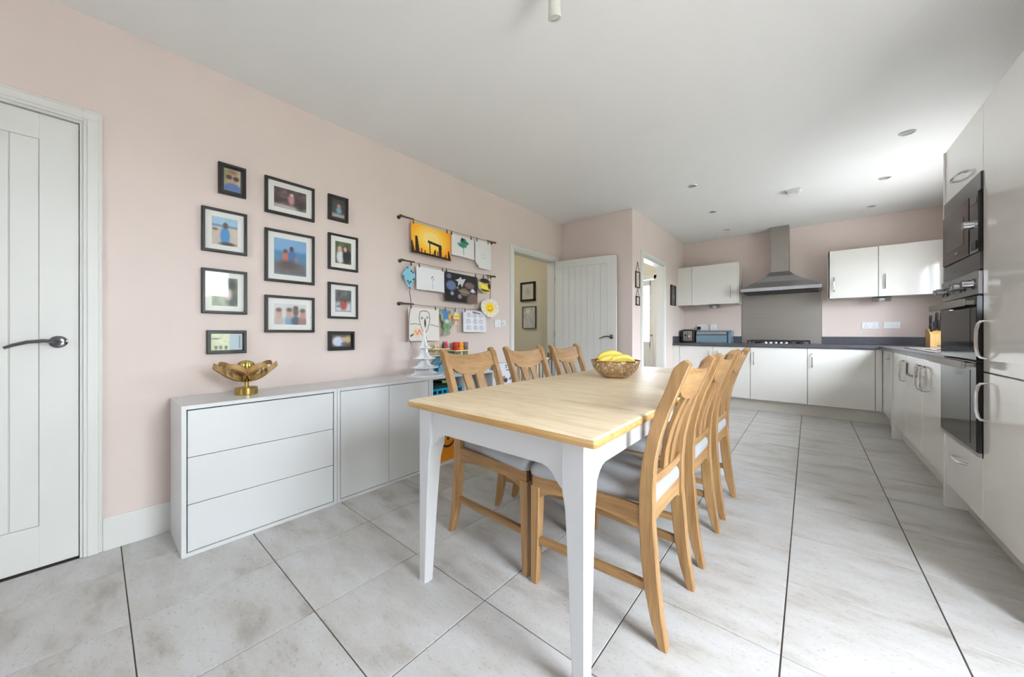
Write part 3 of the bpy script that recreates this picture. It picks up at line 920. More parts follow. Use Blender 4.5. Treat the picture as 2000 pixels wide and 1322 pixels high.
i = Ink(70, 50, (236, 235, 236), 1.5).line([(.55, .1), (.56, .5)], .006, (130, 150, 150)).line([(.5, .55), (.56, .64), (.62, .55), (.57, .48), (.5, .55)], .006, (130, 160, 160)).oval(.55, .62, .02, .03, (40, 60, 60), .3)
hang('drawing', i, 1.75, 2.045, 1.415, 1.612, 'white drawing of one faint thin flower', skew=-.004)
i = Ink(100, 72, (30, 27, 30), 1.4)
for x, y, rx, ry, c in ((.18, .55, .14, .17, (96, 112, 150)), (.12, .86, .07, .09, (104, 100, 116)), (.2, .28, .05, .07, (140, 146, 168)), (.42, .2, .06, .08, (150, 116, 130)), (.86, .08, .22, .3, (112, 90, 80)), (.57, .38, .15, .14, (116, 100, 82)), (.74, .64, .16, .12, (110, 98, 100)), (.7, .66, .1, .04, (150, 90, 80)), (.36, .5, .03, .04, (150, 160, 90))):
    i.oval(x, y, rx, ry, c, .18)
i.line([(.38, .42), (.74, .36)], .008, (176, 160, 140)).poly([(.3, .76), (.38, .72), (.38, .56), (.45, .66), (.5, .54), (.55, .7), (.62, .86), (.5, .82), (.46, .9), (.4, .82)], (206, 202, 204)).oval(.84, .47, .06, .07, (214, 214, 220), .2).rect(.74, .94, .42, .45, (206, 206, 212))
hang('painting', i, 2.053, 2.465, 1.337, 1.606, 'dark painting of planets and a paper rocket', skew=-.01)
i = Ink(44, 44, (226, 214, 150), 1).oval(.5, .5, .5, .5, (196, 186, 130), .1).oval(.5, .82, .4, .16, (34, 32, 30), .2).oval(.5, .2, .32, .1, (50, 44, 30), .3).poly([(.1, .62), (.8, .44), (.9, .2), (.3, .25)], (240, 206, 40)).oval(.82, .5, .1, .2, (40, 36, 30), .3)
hang('paper_disc', i, 2.475, 2.665, 1.455, 1.607, 'round yellow and black paper disc', cut=lambda u, v: (u - .5) ** 2 + (v - .5) ** 2 < .25)
i = Ink(50, 44, (236, 230, 226), 1.2)
for k in range(12):
    a = k * .5236
    i.line([(.48 + .32 * math.cos(a), .5 + .34 * math.sin(a)), (.48 + .42 * math.cos(a), .5 + .44 * math.sin(a))], .02, (240, 210, 90))
i.oval(.48, .5, .25, .28, (246, 206, 40), .1).line([(.36, .42), (.44, .34), (.54, .35), (.62, .46)], .014, (110, 70, 20)).oval(.4, .58, .02, .025, (90, 60, 20), .3).oval(.56, .6, .02, .025, (90, 60, 20), .3)
hang('paper_sun', i, 2.5, 2.768, 1.213, 1.399, 'round paper cut-out of a smiling yellow sun', cut=lambda u, v: ((u - .5) / .5) ** 2 + ((v - .5) / .5) ** 2 < 1 - .12 * math.sin(9 * u + 5 * v), x=WX + .012)
tag(obj('ribbon', B().tube([(WX, 2.655, 1.648), (WX + .008, 2.652, 1.60), (WX + .01, 2.645, 1.50), (WX + .012, 2.64, 1.40)], .003, 6), BRONZE, None, True, (WX, 2.65, 1.4)), 'short string holding the paper sun below the disc', 'string')
i = Ink(80, 72, (232, 226, 218), 1.1)
D = (70, 68, 70)
i.line([(.36, .88), (.44, .92), (.58, .92), (.66, .86), (.68, .7), (.66, .55), (.6, .36), (.5, .2), (.44, .12)], .008, D).line([(.36, .88), (.33, .7), (.36, .5), (.44, .3), (.52, .16), (.56, .06)], .008, D)
i.line([(.05, .5), (.2, .52), (.34, .5)], .007, D).line([(.68, .5), (.84, .48), (.98, .44)], .007, D).oval(.52, .55, .025, .13, (30, 28, 30), .3).oval(.42, .7, .04, .04, (150, 150, 150), .4).oval(.6, .72, .04, .04, (160, 160, 160), .4)
i.oval(.28, .26, .12, .1, (236, 196, 150), .6).line([(.2, .3), (.26, .2), (.34, .34), (.4, .2), (.44, .16)], .014, (226, 120, 100)).line([(.07, .15), (.14, .2)], .02, (40, 40, 44)).line([(.22, .24), (.16, .2)], .02, (236, 206, 110))
hang('drawing', i, 1.671, 1.987, .979, 1.258, 'cream drawing of a long face beside red and yellow scribbles')
i = Ink(36, 60, (150, 158, 130), .55).mottle(50, 21, 12).oval(.5, .8, .22, .26, (74, 124, 182), .3, .3).oval(.85, .72, .14, .1, (226, 150, 70), .3).oval(.55, .36, .25, .1, (96, 150, 96), .4).oval(.6, .55, .2, .07, (206, 214, 220), .4)
hang('paper_cutout', i, 1.99, 2.132, 1.024, 1.262, 'paper cut-out in blue and green with ragged edges', cut=lambda u, v: abs(u - .5 - .16 * math.sin(4 * v)) < .22 + .3 * v + .06 * math.sin(23 * v))
i = Ink(34, 44, (240, 226, 170), .75).oval(.5, .55, .4, .12, (236, 186, 60), .3).rect(0, 1, .3, .36, (130, 90, 50)).line([(.3, .3), (.2, .05)], .05, (190, 90, 80)).line([(.6, .3), (.7, .08)], .05, (200, 90, 70)).rect(0, 1, .75, 1, (196, 206, 214), .1)
hang('paper_rocket', i, 2.143, 2.24, 1.126, 1.262, 'tiny pale yellow paper rocket beside the ragged cut-out', cut=lambda u, v: (v > .3 and abs(u - .5) < .38 * min(1, (1.05 - v) * 2.2)) or (v <= .3 and (abs(u - .3) < .08 or abs(u - .66) < .08)))
i = Ink(74, 50, (232, 232, 238), 1.5)
for k in range(9):
    x, y = .12 + .26 * (k % 3) + .04 * rs.rand(), .18 + .3 * (k // 3)
    i.line([(x, y), (x + .05, y + .12), (x + .14, y + .1), (x + .16, y - .02), (x + .06, y - .06), (x, y)], .006, (110, 112, 130)).oval(x + .08, y + .04, .015, .02, (60, 60, 70), .4)
i.line([(.5, .9), (.47, .1)], .006, (150, 150, 166)).line([(.4, .95), (.7, .9)], .016, (70, 70, 80))
hang('drawing', i, 2.276, 2.589, 1.056, 1.262, 'white sheet of small grey doodles in rows')
tag(obj('kite_tail', B().tube([(WX + .004, 1.68, 1.40), (WX + .006, 1.69, 1.34), (WX + .016, 1.69, 1.28), (WX + .022, 1.668, 1.2), (WX + .022, 1.662, 1.12), (WX + .022, 1.662, 1.0), (WX + .020, 1.69, .95)], .003, 6), mat('mauve_string', (120, 84, 104), .8), None, True, (WX, 1.69, .95)), 'thin mauve tail hanging from the paper kite', 'string')

# switches on the pink wall
t = thing('light_switch', 'white double light switch beside the hall doorway', 'switch', (XL, 2.82, 1.11))
obj('plate', B().box(XL, XL + .009, 2.768, 2.873, 1.11, 1.192, .003, 2), PLASTIC, t)
for y in (2.795, 2.827):
    obj('rocker', B().prism([(XL + .008, 1.138), (XL + .012, 1.138), (XL + .0095, 1.164), (XL + .008, 1.164)], 'y', y, y + .018), PLASTIC, t)
t = thing('dimmer_switch', 'small white dimmer plate next to the double light switch', 'switch', (XL, 2.91, 1.125))
obj('plate', B().box(XL, XL + .01, 2.882, 2.945, 1.125, 1.188, .003, 2), PLASTIC, t)
obj('dial', B().cyl((XL + .009, 2.913, 1.157), (XL + .024, 2.913, 1.157), .016, .014), PLASTIC, t, True)

# ------------------------------------------------------------------ dining table
TX0, TX1, TY0, TY1, TZ = -1.311, -.430, .855, 3.05, .76
J1, J2 = 1.275, 2.63
t = thing('dining_table', 'long extending dining table with oak top and white painted legs', 'table', ((TX0 + TX1) / 2, (TY0 + TY1) / 2, 0))
def top_piece(y0, y1, r0, r1):
    """rounded edge all round except at a joint between two boards"""
    R = []
    for ins, z in ((.022, TZ - .034), (.006, TZ - .03), (.001, TZ - .022), (0, TZ - .016), (.003, TZ - .006), (.009, TZ - .001), (.014, TZ)):
        a = y0 + (ins if r0 else 0); b_ = y1 - (ins if r1 else 0)
        c = max(.002, .016 - ins)
        x0, x1 = TX0 + ins, TX1 - ins
        q = []
        for cx, cy, s0, rd in ((x1, b_, 0, r1), (x0, b_, 1, r1), (x0, a, 2, r0), (x1, a, 3, r0)):
            cc = c if rd else .0008
            sx = 1 if s0 in (0, 3) else -1
            sy = 1 if s0 in (0, 1) else -1
            for k in range(4):
                an = (s0 + k / 3) * math.pi / 2
                q.append((cx - sx * cc + cc * math.cos(an), cy - sy * cc + cc * math.sin(an), z))
        R.append(q)
    return B().rings(R)
for y0, y1, r0, r1 in ((TY0, J1 - .0012, 1, 0), (J1 + .0012, J2 - .0012, 0, 0), (J2 + .0012, TY1, 0, 1)):
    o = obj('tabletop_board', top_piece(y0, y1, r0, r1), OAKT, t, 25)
    o.data.materials.append(OAKE)     # moulded lipping: darker oak, with the edge's shade also put into its colour
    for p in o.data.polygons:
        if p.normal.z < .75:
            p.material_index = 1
AX0, AX1, AY0, AY1, AZ1 = TX0 + .05, TX1 - .05, TY0 + .03, TY1 - .03, TZ - .034
def leg(cx, cy, sx, sy):
    """outer corner at (cx, cy); the inner sides curve in below the apron"""
    prof = [(AZ1, .078), (.60, .078), (.575, .076), (.55, .071), (.52, .066), (.45, .062), (.3, .054), (.12, .046), (0, .041)]
    R = []
    for z, w_ in prof:
        c = .004
        x0, x1, y0, y1 = sorted((cx, cx + sx * w_)) + sorted((cy, cy + sy * w_))
        R.append([(x0 + c, y0, z), (x1 - c, y0, z), (x1, y0 + c, z), (x1, y1 - c, z), (x1 - c, y1, z), (x0 + c, y1, z), (x0, y1 - c, z), (x0, y0 + c, z)])
    return B().rings(R)
for cx, sx in ((AX0, 1), (AX1, -1)):
    for cy, sy in ((AY0, 1), (AY1, -1)):
        obj('leg', leg(cx, cy, sx, sy), TABLEW, t, 30)
def apron_outline(a, b_):
    arc = [(0, .575), (.012, .582), (.028, .6), (.042, .618), (.058, .63), (.08, .636)]
    return [(a, AZ1)] + [(a + d, z) for d, z in arc] + [(b_ - d, z) for d, z in arc[::-1]] + [(b_, AZ1)]
L = .078
for y in (AY0 + .012, AY1 - .034):
    obj('apron', B().prism(apron_outline(AX0 + L - .002, AX1 - L + .002), 'y', y, y + .022), TABLEW, t)
for x in (AX0 + .012, AX1 - .034):
    obj('apron', B().prism(apron_outline(AY0 + L - .002, AY1 - L + .002), 'x', x, x + .022), TABLEW, t)

# ------------------------------------------------------------------ dining chairs
def make_chair():
    """origin on the floor under the seat, front towards -x"""
    t = thing('dining_chair', '-', 'chair', (0, 0, 0), 'oak dining chairs around the table')
    fr = [(.951, .322), (.93, .300), (.872, .280), (.777, .241), (.698, .217), (.61, .198), (.514, .187), (.395, .186), (.286, .192), (.182, .204), (.083, .225), (0, .252)]
    bk = [(.957, .336), (.945, .350), (.875, .322), (.782, .285), (.706, .261), (.62, .242), (.527, .235), (.41, .234), (.306, .242), (.203, .25), (.102, .262), (0, .278)]
    fx = lambda z: float(np.interp(z, [p[0] for p in fr[::-1]], [p[1] for p in fr[::-1]]))
    bx = lambda z: float(np.interp(z, [p[0] for p in bk[::-1]], [p[1] for p in bk[::-1]]))
    hw = lambda z: float(np.interp(z, [0, .4, .95], [.195, .194, .203]))
    for s in (-1, 1):
        R = []
        for (zf, xf), (zb, xb) in zip(fr, bk):
            y = hw(zf)
            ys = sorted((s * y, s * (y - .034)))
            c = .003
            R.append([(xf, ys[0] + c, zf), (xf + c, ys[0], zf), (xb - c, ys[0], zb), (xb, ys[0] + c, zb), (xb, ys[1] - c, zb), (xb - c, ys[1], zb), (xf + c, ys[1], zf), (xf, ys[1] - c, zf)])
        obj('leg', B().rings(R), OAKV, t, 30)
        y = s * .212
        ys = lambda w_: sorted((y, y - s * w_))
        R = []
        for z, w_ in ((.405, .042), (.36, .042), (.2, .037), (0, .03)):
            a, b_ = ys(w_)
            x0 = -.262
            c = .003
            R.append([(x0 + c, a, z), (x0 + w_ - c, a, z), (x0 + w_, a + c, z), (x0 + w_, b_ - c, z), (x0 + w_ - c, b_, z), (x0 + c, b_, z), (x0, b_ - c, z), (x0, a + c, z)])
        obj('leg', B().rings(R), OAKV, t, 30)
        # side seat rail with a curved lower edge, stretcher below
        o_ = [(-.255, .452), (.2, .452), (.2, .37), (.17, .378), (.13, .39), (.05, .398), (-.12, .398), (-.17, .39), (-.205, .375), (-.222, .36), (-.255, .36)]
        o_ = [(x, z) for x, z in o_]
        R = []
        for dy in (0, .02):
            R.append([(x, s * (float(np.interp(x, [-.26, .2], [.208, .19])) - dy), z) for x, z in o_])
        obj('side_rail', B().rings(R), OAKX, t)
        R = []
        for x, yy in ((-.235, .195), (.215, .176)):
            R.append([(x, s * (yy + d), z) for d, z in ((-.010, .168), (.010, .168), (.010, .196), (-.010, .196))])
        obj('stretcher', B().rings(R), OAKX, t)
    obj('front_rail', B().prism([(-.175, .452), (.175, .452), (.175, .37), (.15, .39), (.1, .398), (-.1, .398), (-.15, .39), (-.175, .37)], 'x', -.252, -.232), OAKY, t)
    obj('back_rail', B().prism([(-.165, .452), (.165, .452), (.165, .37), (.14, .385), (.09, .393), (-.09, .393), (-.14, .385), (-.165, .37)], 'x', .2, .222), OAKY, t)
    # curved crest rail
    n = 16
    R = []
    for i in range(n + 1):
        k = -1 + 2 * i / n
        y = k * .174
        dish = .022 * (1 - k * k)
        zt = .936 - .018 * (1 - k * k)
        zb = .852 - .042 * max(0, 1 - (k / .82) ** 2) ** .5
        m = lambda z: (fx(z) + bx(z)) / 2 + dish
        R.append([(m(zb) - .011, y, zb), (m(zb) + .011, y, zb), (m((zt + zb) / 2) + .012, y, (zt + zb) / 2), (m(zt) + .011, y, zt), (m(zt) - .011, y, zt), (m((zt + zb) / 2) - .010, y, (zt + zb) / 2)])
    obj('crest_rail', B().rings(R), OAKY, t, 40)
    R = []
    for i in range(n + 1):
        k = -1 + 2 * i / n
        y = k * .164
        d = .008 * (1 - k * k)
        x = (fx(.54) + bx(.54)) / 2 + d
        R.append([(x - .012, y, .522), (x + .012, y, .522), (x + .012, y, .552), (x - .012, y, .552)])
    obj('lower_rail', B().rings(R), OAKY, t, 40)
    for s in (-1, 1):
        R = []
        for i in range(9):
            z = .545 + (.838 - .545) * i / 8
            k = i / 8
            yc = s * (.040 + .010 * k)
            x = (fx(z) + bx(z)) / 2 + .008 + .012 * k - .004 * math.sin(math.pi * k)
            h = .026 + .004 * k
            R.append([(x - .007, yc - h, z), (x + .007, yc - h, z), (x + .007, yc + h, z), (x - .007, yc + h, z)])
        obj('splat', B().rings(R), OAKV, t, 40)
    # padded seat
    R = []
    def ring(ins, z):
        q = []
        for cx, cy, s0, sx, sy in ((.226 - ins * .5, .159 - ins * .6, 0, 1, 1), (-.268 + ins, .222 - ins, 1, -1, 1), (-.268 + ins, -.222 + ins, 2, -1, -1), (.226 - ins * .5, -.159 + ins * .6, 3, 1, -1)):
            r = .028 if s0 in (1, 2) else .012
            for k in range(6):
                a = (s0 + k / 5) * math.pi / 2
                q.append((cx - sx * r + r * math.cos(a), cy - sy * r + r * math.sin(a), z))
        return q
    for ins, z in ((.012, .448), (.002, .455), (0, .47), (.002, .484), (.010, .496), (.026, .505), (.06, .511), (.1, .514), (.14, .515)):
        R.append(ring(ins, z))
    obj('seat', B().rings(R), FABRIC, t, 60, label='padded seat in pale grey fabric')
    return t
chair0 = make_chair()
spots = (
    (-.63, 1.39, 0, 'oak dining chair on the oven side, at the table end away from the hob'),
    (-.63, 1.925, 0, 'oak dining chair on the oven side, middle of its three'),
    (-.63, 2.455, 0, 'oak dining chair on the oven side, at the table end towards the hob'),
    (-1.18, 1.40, math.pi, 'oak dining chair in front of the white cupboard and the tiered stand'),
    (-1.18, 1.915, math.pi, 'oak dining chair on the doorway side, middle of its three'),
    (-1.18, 2.44, math.pi, 'oak dining chair closest to the open hall doorway'))
for k, (x, y, r, lb) in enumerate(spots):
    o = chair0 if k == 0 else copy_tree(chair0)
    o.location = (x, y, 0)
    o.rotation_euler = (0, 0, r)
    o['label'] = lb

# ------------------------------------------------------------------ pierced fruit bowl and bananas
bx_, by_ = -.955, 2.165
t = thing('fruit_bowl', 'pierced bronze metal bowl of bananas on the oak table', 'bowl', (bx_, by_, TZ))
prof = [(.062, .004), (.085, .008), (.108, .024), (.128, .046), (.142, .07), (.150, .095), (.152, .108)]
b = bmesh.new()
NS = 46
rows = 11
rr = np.random.RandomState(3)
G = []
for j in range(rows + 1):
    s_ = j / rows * (len(prof) - 1)
    i0 = min(int(s_), len(prof) - 2); f = s_ - i0
    r = prof[i0][0] * (1 - f) + prof[i0 + 1][0] * f
    z = prof[i0][1] * (1 - f) + prof[i0 + 1][1] * f
    row = []
    for i in range(NS):
        a = 6.28319 * (i + (.35 * (rr.rand() - .5) if 0 < j < rows else 0) + .5 * (j % 2)) / NS
        zz = z + (.35 * (rr.rand() - .5) * .007 if 0 < j < rows else 0)
        row.append(b.verts.new((bx_ + r * math.cos(a), by_ + r * math.sin(a), TZ + zz)))
    G.append(row)
for j in range(rows):
    for i in range(NS):
        k = (i + 1) % NS
        q = (G[j][i], G[j][k], G[j + 1][k], G[j + 1][i])
        if 0 < j < rows - 1 and rr.rand() < .62:
            # a pierced cell: a rim of metal around a hole
            c = sum((v.co for v in q), Vector()) / 4
            n_ = [b.verts.new(c + (v.co - c) * .72) for v in q]
            for m_ in range(4):
                b.faces.new((q[m_], q[(m_ + 1) % 4], n_[(m_ + 1) % 4], n_[m_]))
        else:
            b.faces.new(q)
o = obj('shell', b, mat('bronze_bowl', (196, 172, 140), .2, 1), t, 50)
md = o.modifiers.new('thickness', 'SOLIDIFY'); md.thickness = .0014
obj('rim', B().tube([(bx_ + .152 * math.cos(a), by_ + .152 * math.sin(a), TZ + .108) for a in np.linspace(0, 6.283, 49)[:-1]], .003, 8, closed=True), mat('copper_rim', (186, 116, 52), .25, 1), t, True)
obj('foot', B().lathe([(.064, 0), (.066, .002), (.066, .006), (.02, .006)], bx_, by_, 32).bm and B().lathe([(.064, TZ), (.066, TZ + .002), (.066, TZ + .007), (.01, TZ + .007)], bx_, by_, 32), mat('copper_inside', (176, 104, 44), .3, 1), t, True)
YEL = mat('banana_skin', (236, 218, 104), .45, vary=.08, scale=14)
BTIP = mat('banana_tip', (110, 92, 40), .6)
def banana(cx, cy, cz, ang, label, bend=.05, ln=.2, roll=0.0):
    t = thing('banana', label, 'banana', (cx, cy, cz), 'bananas in the bowl')
    ca, sa = math.cos(ang), math.sin(ang)
    path, rad = [], []
    n = 14
    for i in range(n + 1):
        k = -1 + 2 * i / n
        h = bend * (1 - k * k)
        x = k * ln / 2
        path.append((cx + ca * x - sa * h * roll, cy + sa * x + ca * h * roll, cz + h * (1 - roll * .5)))
        rad.append(.0195 * max(.05, (1 - abs(k) ** 4.5)) ** .5 + .003)
    obj('skin', B().tube(path, rad, 7), YEL, t, 50)
    p0, p1 = Vector(path[0]), Vector(path[1])
    d = (p0 - p1).normalized()
    obj('stem', B().tube([p0 - d * .004, p0 + d * .014, p0 + d * .024], [.008, .006, .007], 8), BTIP, t, True)
    return t
banana(bx_ - .022, by_ - .012, TZ + .117, .64, 'uppermost banana arching over the others in the bowl', .034, .175)
banana(bx_ - .002, by_ - .042, TZ + .099, .58, 'banana lying under the uppermost one, nearer the table end', .026, .165, .3)
banana(bx_ + .046, by_ - .004, TZ + .100, .78, 'banana under the uppermost one, towards the oven side', .024, .16, -.3)

# ------------------------------------------------------------------ kitchen: base units on the hob wall
DY, PYB, WF = 5.77, 5.82, 5.742         # door face, plinth face, worktop edge
DX, PXR, WXF = .64, .705, .612
DZ0, DZ1 = .152, .856
def bow(axis, p, z0, z1, out):
    """arched bar handle; axis 'y' stands on a door facing -y, 'x' on a door facing -x"""
    b = B()
    zc, h = (z0 + z1) / 2, (z1 - z0) / 2
    pts = [(-1, 0), (-.97, .55), (-.85, .8), (-.5, .97), (0, 1), (.5, .97), (.85, .8), (.97, .55), (1, 0)]
    P = [((p[0], p[1] - out * d, zc + h * k) if axis == 'y' else (p[0] - out * d, p[1], zc + h * k)) for k, d in pts]
    return b.tube(P, .0062, 8, 1.0)
def bow_h(p, y0, y1, out):
    pts = [(-1, 0), (-.97, .55), (-.85, .8), (-.5, .97), (0, 1), (.5, .97), (.85, .8), (.97, .55), (1, 0)]
    yc, h = (y0 + y1) / 2, (y1 - y0) / 2
    return B().tube([(p[0] - out * d, yc + h * k, p[1]) for k, d in pts], .0062, 8)
def base_unit(label, x0, x1, doors):
    t = thing('base_cabinet', label, 'cabinet', ((x0 + x1) / 2, 6.07, 0), 'base cabinets under the worktop')
    obj('body', B().box(x0 + .001, x1 - .001, DY + .021, YB - .02, .15, .86), CARC, t)
    for a, b_, hx in doors:
        d = obj('door', B().box(a + .0016, b_ - .0016, DY, DY + .019, DZ0, DZ1, .0015), GLOSS, t)
        obj('handle', bow('y', (hx, DY), .622, .79, .026), CHROME, d, True)
base_unit('double door base cabinet under the bread bin', -1.512, -.612, ((-1.512, -1.06, -1.115), (-1.06, -.612, -1.005)))
base_unit('single door base cabinet under the gas hob', -.610, -.014, ((-.610, -.014, -.572),))
base_unit('single door base cabinet between the hob cabinet and the corner', -.012, .583, ((-.012, .583, .031),))
tag(obj('filler_panel', B().box(XS + .001, -1.514, DY + .002, DY + .02, 0, .86, .001), GLOSS, None, False, (-1.56, DY, 0)), 'narrow cream filler panel beside the utility wall', 'panel')
tag(obj('corner_post', B().box(.585, .639, DY + .002, DY + .02, .15, .86, .001).box(DX + .002, DX + .02, 5.612, DY + .002, .15, .86, .001), GLOSS, None, False, (.6, DY, .15)), 'cream corner post where the two cabinet runs meet', 'panel')
tag(obj('plinth_board', B().box(XS + .02, PXR, PYB, PYB + .016, 0, .149, .001), PLINTH, None, False, (-.4, PYB, 0)), 'cream plinth board under the hob wall cabinets', 'plinth')

def side_unit(label, y0, y1, kind):
    t = thing('base_cabinet', label, 'cabinet', (.95, (y0 + y1) / 2, 0), 'base cabinets under the worktop')
    obj('body', B().box(DX + .021, XR - .02, y0 + .001, y1 - .001, .15, .86), CARC, t)
    d = obj('door', B().box(DX, DX + .019, y0 + .0016, y1 - .0016, DZ0, DZ1, .0015), GLOSS, t)
    if kind == 'h':
        obj('handle', bow_h((DX, .772), (y0 + y1) / 2 - .08, (y0 + y1) / 2 + .08, .026), CHROME, d, True)
    elif kind:
        obj('handle', bow('x', (DX, kind), .625, .8, .03), CHROME, d, True)
side_unit('corner base cabinet with a horizontal handle', 5.125, 5.61, 'h')
side_unit('base cabinet under the sink, next to the floor-standing side panel', 4.502, 5.10, 4.58)
side_unit('base cabinet under the window, with the dark handle lock', 3.922, 4.50, 3.985)
side_unit('base cabinet beside the tall oven unit', 3.325, 3.92, 3.84)
tag(obj('side_panel', B().box(DX - .012, XR - .02, 5.102, 5.123, 0, .861, .001), GLOSS, None, False, (.9, 5.11, 0)), 'cream side panel reaching the floor between base cabinets', 'panel')
tag(obj('plinth_board', B().box(PXR, PXR + .016, 3.325, 5.10, 0, .149, .001), PLINTH, None, False, (PXR, 4.2, 0)), 'cream plinth board under the window side cabinets', 'plinth')
tag(obj('plinth_board', B().box(PXR, PXR + .016, 5.125, PYB, 0, .149, .001), PLINTH, None, False, (PXR, 5.5, 0)), 'short cream plinth board at the kitchen corner', 'plinth')
b = B().box(DX - .034, DX - .022, 4.27, 4.285, .70, .80, .003).box(DX - .034, DX - .022, 3.985, 4.0, .66, .77, .003).box(DX - .034, DX - .022, 3.985, 4.285, .70, .716, .003).box(DX - .026, DX + .001, 4.12, 4.15, .702, .714)
tag(obj('cupboard_lock', b, mat('taupe_plastic', (112, 104, 94), .4), None, False, (DX, 4.13, .7)), 'dark child lock bar hooked across the cabinet handle', 'lock')

# worktop with upstand
t = thing('worktop', 'dark grey L-shaped worktop with matching upstand', 'worktop', (.3, 6.0, .862))
out = [(XS + .001, WF), (WXF, WF), (WXF, 3.325), (XR, 3.325), (XR, YB), (XS + .001, YB)]
ins = lambda e: [(XS + .001, WF + e), (WXF + e, WF + e), (WXF + e, 3.325), (XR, 3.325), (XR, YB), (XS + .001, YB)]
b = B().rings([[(x, y, .862) for x, y in ins(.004)], [(x, y, .866) for x, y in ins(0)], [(x, y, .894) for x, y in ins(0)], [(x, y, .900) for x, y in ins(.006)]])
obj('slab', b, WORK, t)
obj('upstand', B().box(XS + .001, -.784, YB - .016, YB, .9, 1.0, .002), WORK, t)
obj('upstand', B().box(.137, XR, YB - .016, YB, .9, 1.0, .002), WORK, t)
obj('upstand', B().box(XS + .001, XS + .016, WF + .01, YB - .016, .9, 1.0, .002), WORK, t)

# splashback, hood, hob
t = thing('splashback', 'brushed steel splashback between hob and cooker hood', 'splashback', (-.32, YB, .9))
obj('panel', B().box(-.782, .135, YB - .009, YB - .001, .9, 1.612, .002), STEEL, t)
obj('edge_trim', B().box(.135, .139, YB - .010, YB - .001, .9, 1.612), CHROME, t)
HX0, HX1, HY0 = -.742, .130, 5.90
t = thing('cooker_hood', 'steel chimney cooker hood above the hob', 'cooker hood', (-.306, 6.15, 1.615))
obj('rim', B().box(HX0, HX1, HY0, YB, 1.622, 1.672, .003), STEELH, t)
q = lambda x0, x1, y0, z: [(x0, y0, z), (x1, y0, z), (x1, YB, z), (x0, YB, z)]
obj('canopy', B().rings([q(HX0 + .004, HX1 - .004, HY0 + .004, 1.671), q(-.60, -.012, HY0 + .10, 1.755), q(-.47, -.148, 6.05, 1.835), q(-.413, -.205, 6.12, 1.90)]), STEELH, t)
obj('chimney', B().box(-.411, -.207, 6.13, YB, 1.89, ZC, .002), STEEL, t)
obj('chimney_sleeve', B().box(-.405, -.213, 6.136, YB, 2.2, ZC), STEEL, t)
obj('filter', B().box(HX0 + .03, HX1 - .03, HY0 + .03, YB - .03, 1.612, 1.624, .002), mat('dark_filter', (54, 54, 56), .4, .7), t)
for k in range(5):
    obj('button', B().cyl((-.36 + .025 * k, HY0 + .001, 1.648), (-.36 + .025 * k, HY0 - .003, 1.648), .006, seg=12), CHROME, t)
t = thing('gas_hob', 'five burner gas hob with black pan supports under the hood', 'hob', (-.32, 6.05, .9))
obj('base_plate', B().box(-.665, .025, 5.815, 6.30, .9, .908, .003), STEEL, t)
IRON = mat('cast_iron', (20, 20, 22), .45)
for x0, x1 in ((-.655, -.445), (-.435, -.205), (-.195, .015)):
    b = B()
    for y in (5.85, 6.06, 6.28):
        b.box(x0, x1, y - .006, y + .006, .936, .950, .002)
    for x in (x0 + .006, (x0 + x1) / 2, x1 - .006):
        b.box(x - .006, x + .006, 5.85, 6.28, .936, .950, .002)
    for x in (x0 + .008, x1 - .008):
        for y in (5.852, 6.278):
            b.box(x - .008, x + .008, y - .008, y + .008, .908, .95, .002)
    obj('pan_support', b, IRON, t)
for x, y, r in ((-.55, 5.96, .035), (-.55, 6.18, .045), (-.32, 6.1, .06), (-.09, 5.96, .045), (-.09, 6.18, .035)):
    obj('burner', B().lathe([(r, .908), (r, .92), (r * .8, .928), (r * .2, .93)], x, y, 20), IRON, t, True)
for k in range(5):
    x = -.44 + .055 * k
    obj('knob', B().lathe([(.019, .908), (.018, .93), (.015, .933), (.003, .933)], x, 5.875 - .045, 16), CHROME, t, True)

# wall cabinets
WCF, WC0, WC1 = 6.03, 1.488, 2.085
def wall_unit(label, x0, x1, doors, side=None):
    t = thing('wall_cabinet', label, 'cabinet', ((x0 + x1) / 2, YB, WC0), 'wall cabinets beside the hood')
    obj('body', B().box(x0 + .001, x1 - .001, WCF + .021, YB, WC0, WC1 - .004), CARC, t)
    for a, b_, hx in doors:
        d = obj('door', B().box(a + .0016, b_ - .0016, WCF, WCF + .019, WC0 - .002, WC1, .0015), GLOSS, t)
        if hx is not None:
            obj('handle', bow('y', (hx, WCF), 1.575, 1.75, .026), CHROME, d, True)
    if side:
        obj('end_panel', B().box(side[0], side[1], WCF, YB, WC0 - .002, WC1, .001), GLOSS, t)
wall_unit('cream wall cabinet over the bread bin, left of the cooker hood', -1.40, -.795, ((-1.40, -.795, -.879),), (-.794, -.776))
tag(obj('filler_panel', B().box(XS + .001, -1.402, WCF, WCF + .019, WC0 - .002, WC1, .001), GLOSS, None, False, (-1.5, WCF, WC0)), 'cream filler panel between wall cabinet and utility wall', 'panel')
wall_unit('cream wall cabinet next to the steel splashback, over the socket', .205, .635, ((.187, .635, .244),), (.187, .204))
wall_unit('cream wall cabinet in the corner, over the knife block', .637, 1.238, ((.637, 1.238, .688),))
def under_light(x0, x1, y, label):
    t = thing('cabinet_light', label, 'lamp', ((x0 + x1) / 2, y, WC0 - .06), 'wedge lights under the wall cabinets')
    obj('housing', B().prism([(y - .005, WC0 - .012), (y + .1, WC0 - .001), (y + .1, WC0 - .05), (y + .085, WC0 - .055)], 'x', x0, x1), STEELH, t)
    c = (x0 + x1) / 2
    nrm = Vector((0, -.043, -.09)).normalized()
    m = Vector((c, y + .042, WC0 - .0345))
    obj('lens', B().cyl(m - nrm * .002, m + nrm * .006, .03, .026, 20), mat('frosted_lens', (236, 236, 236), .2), t, True)
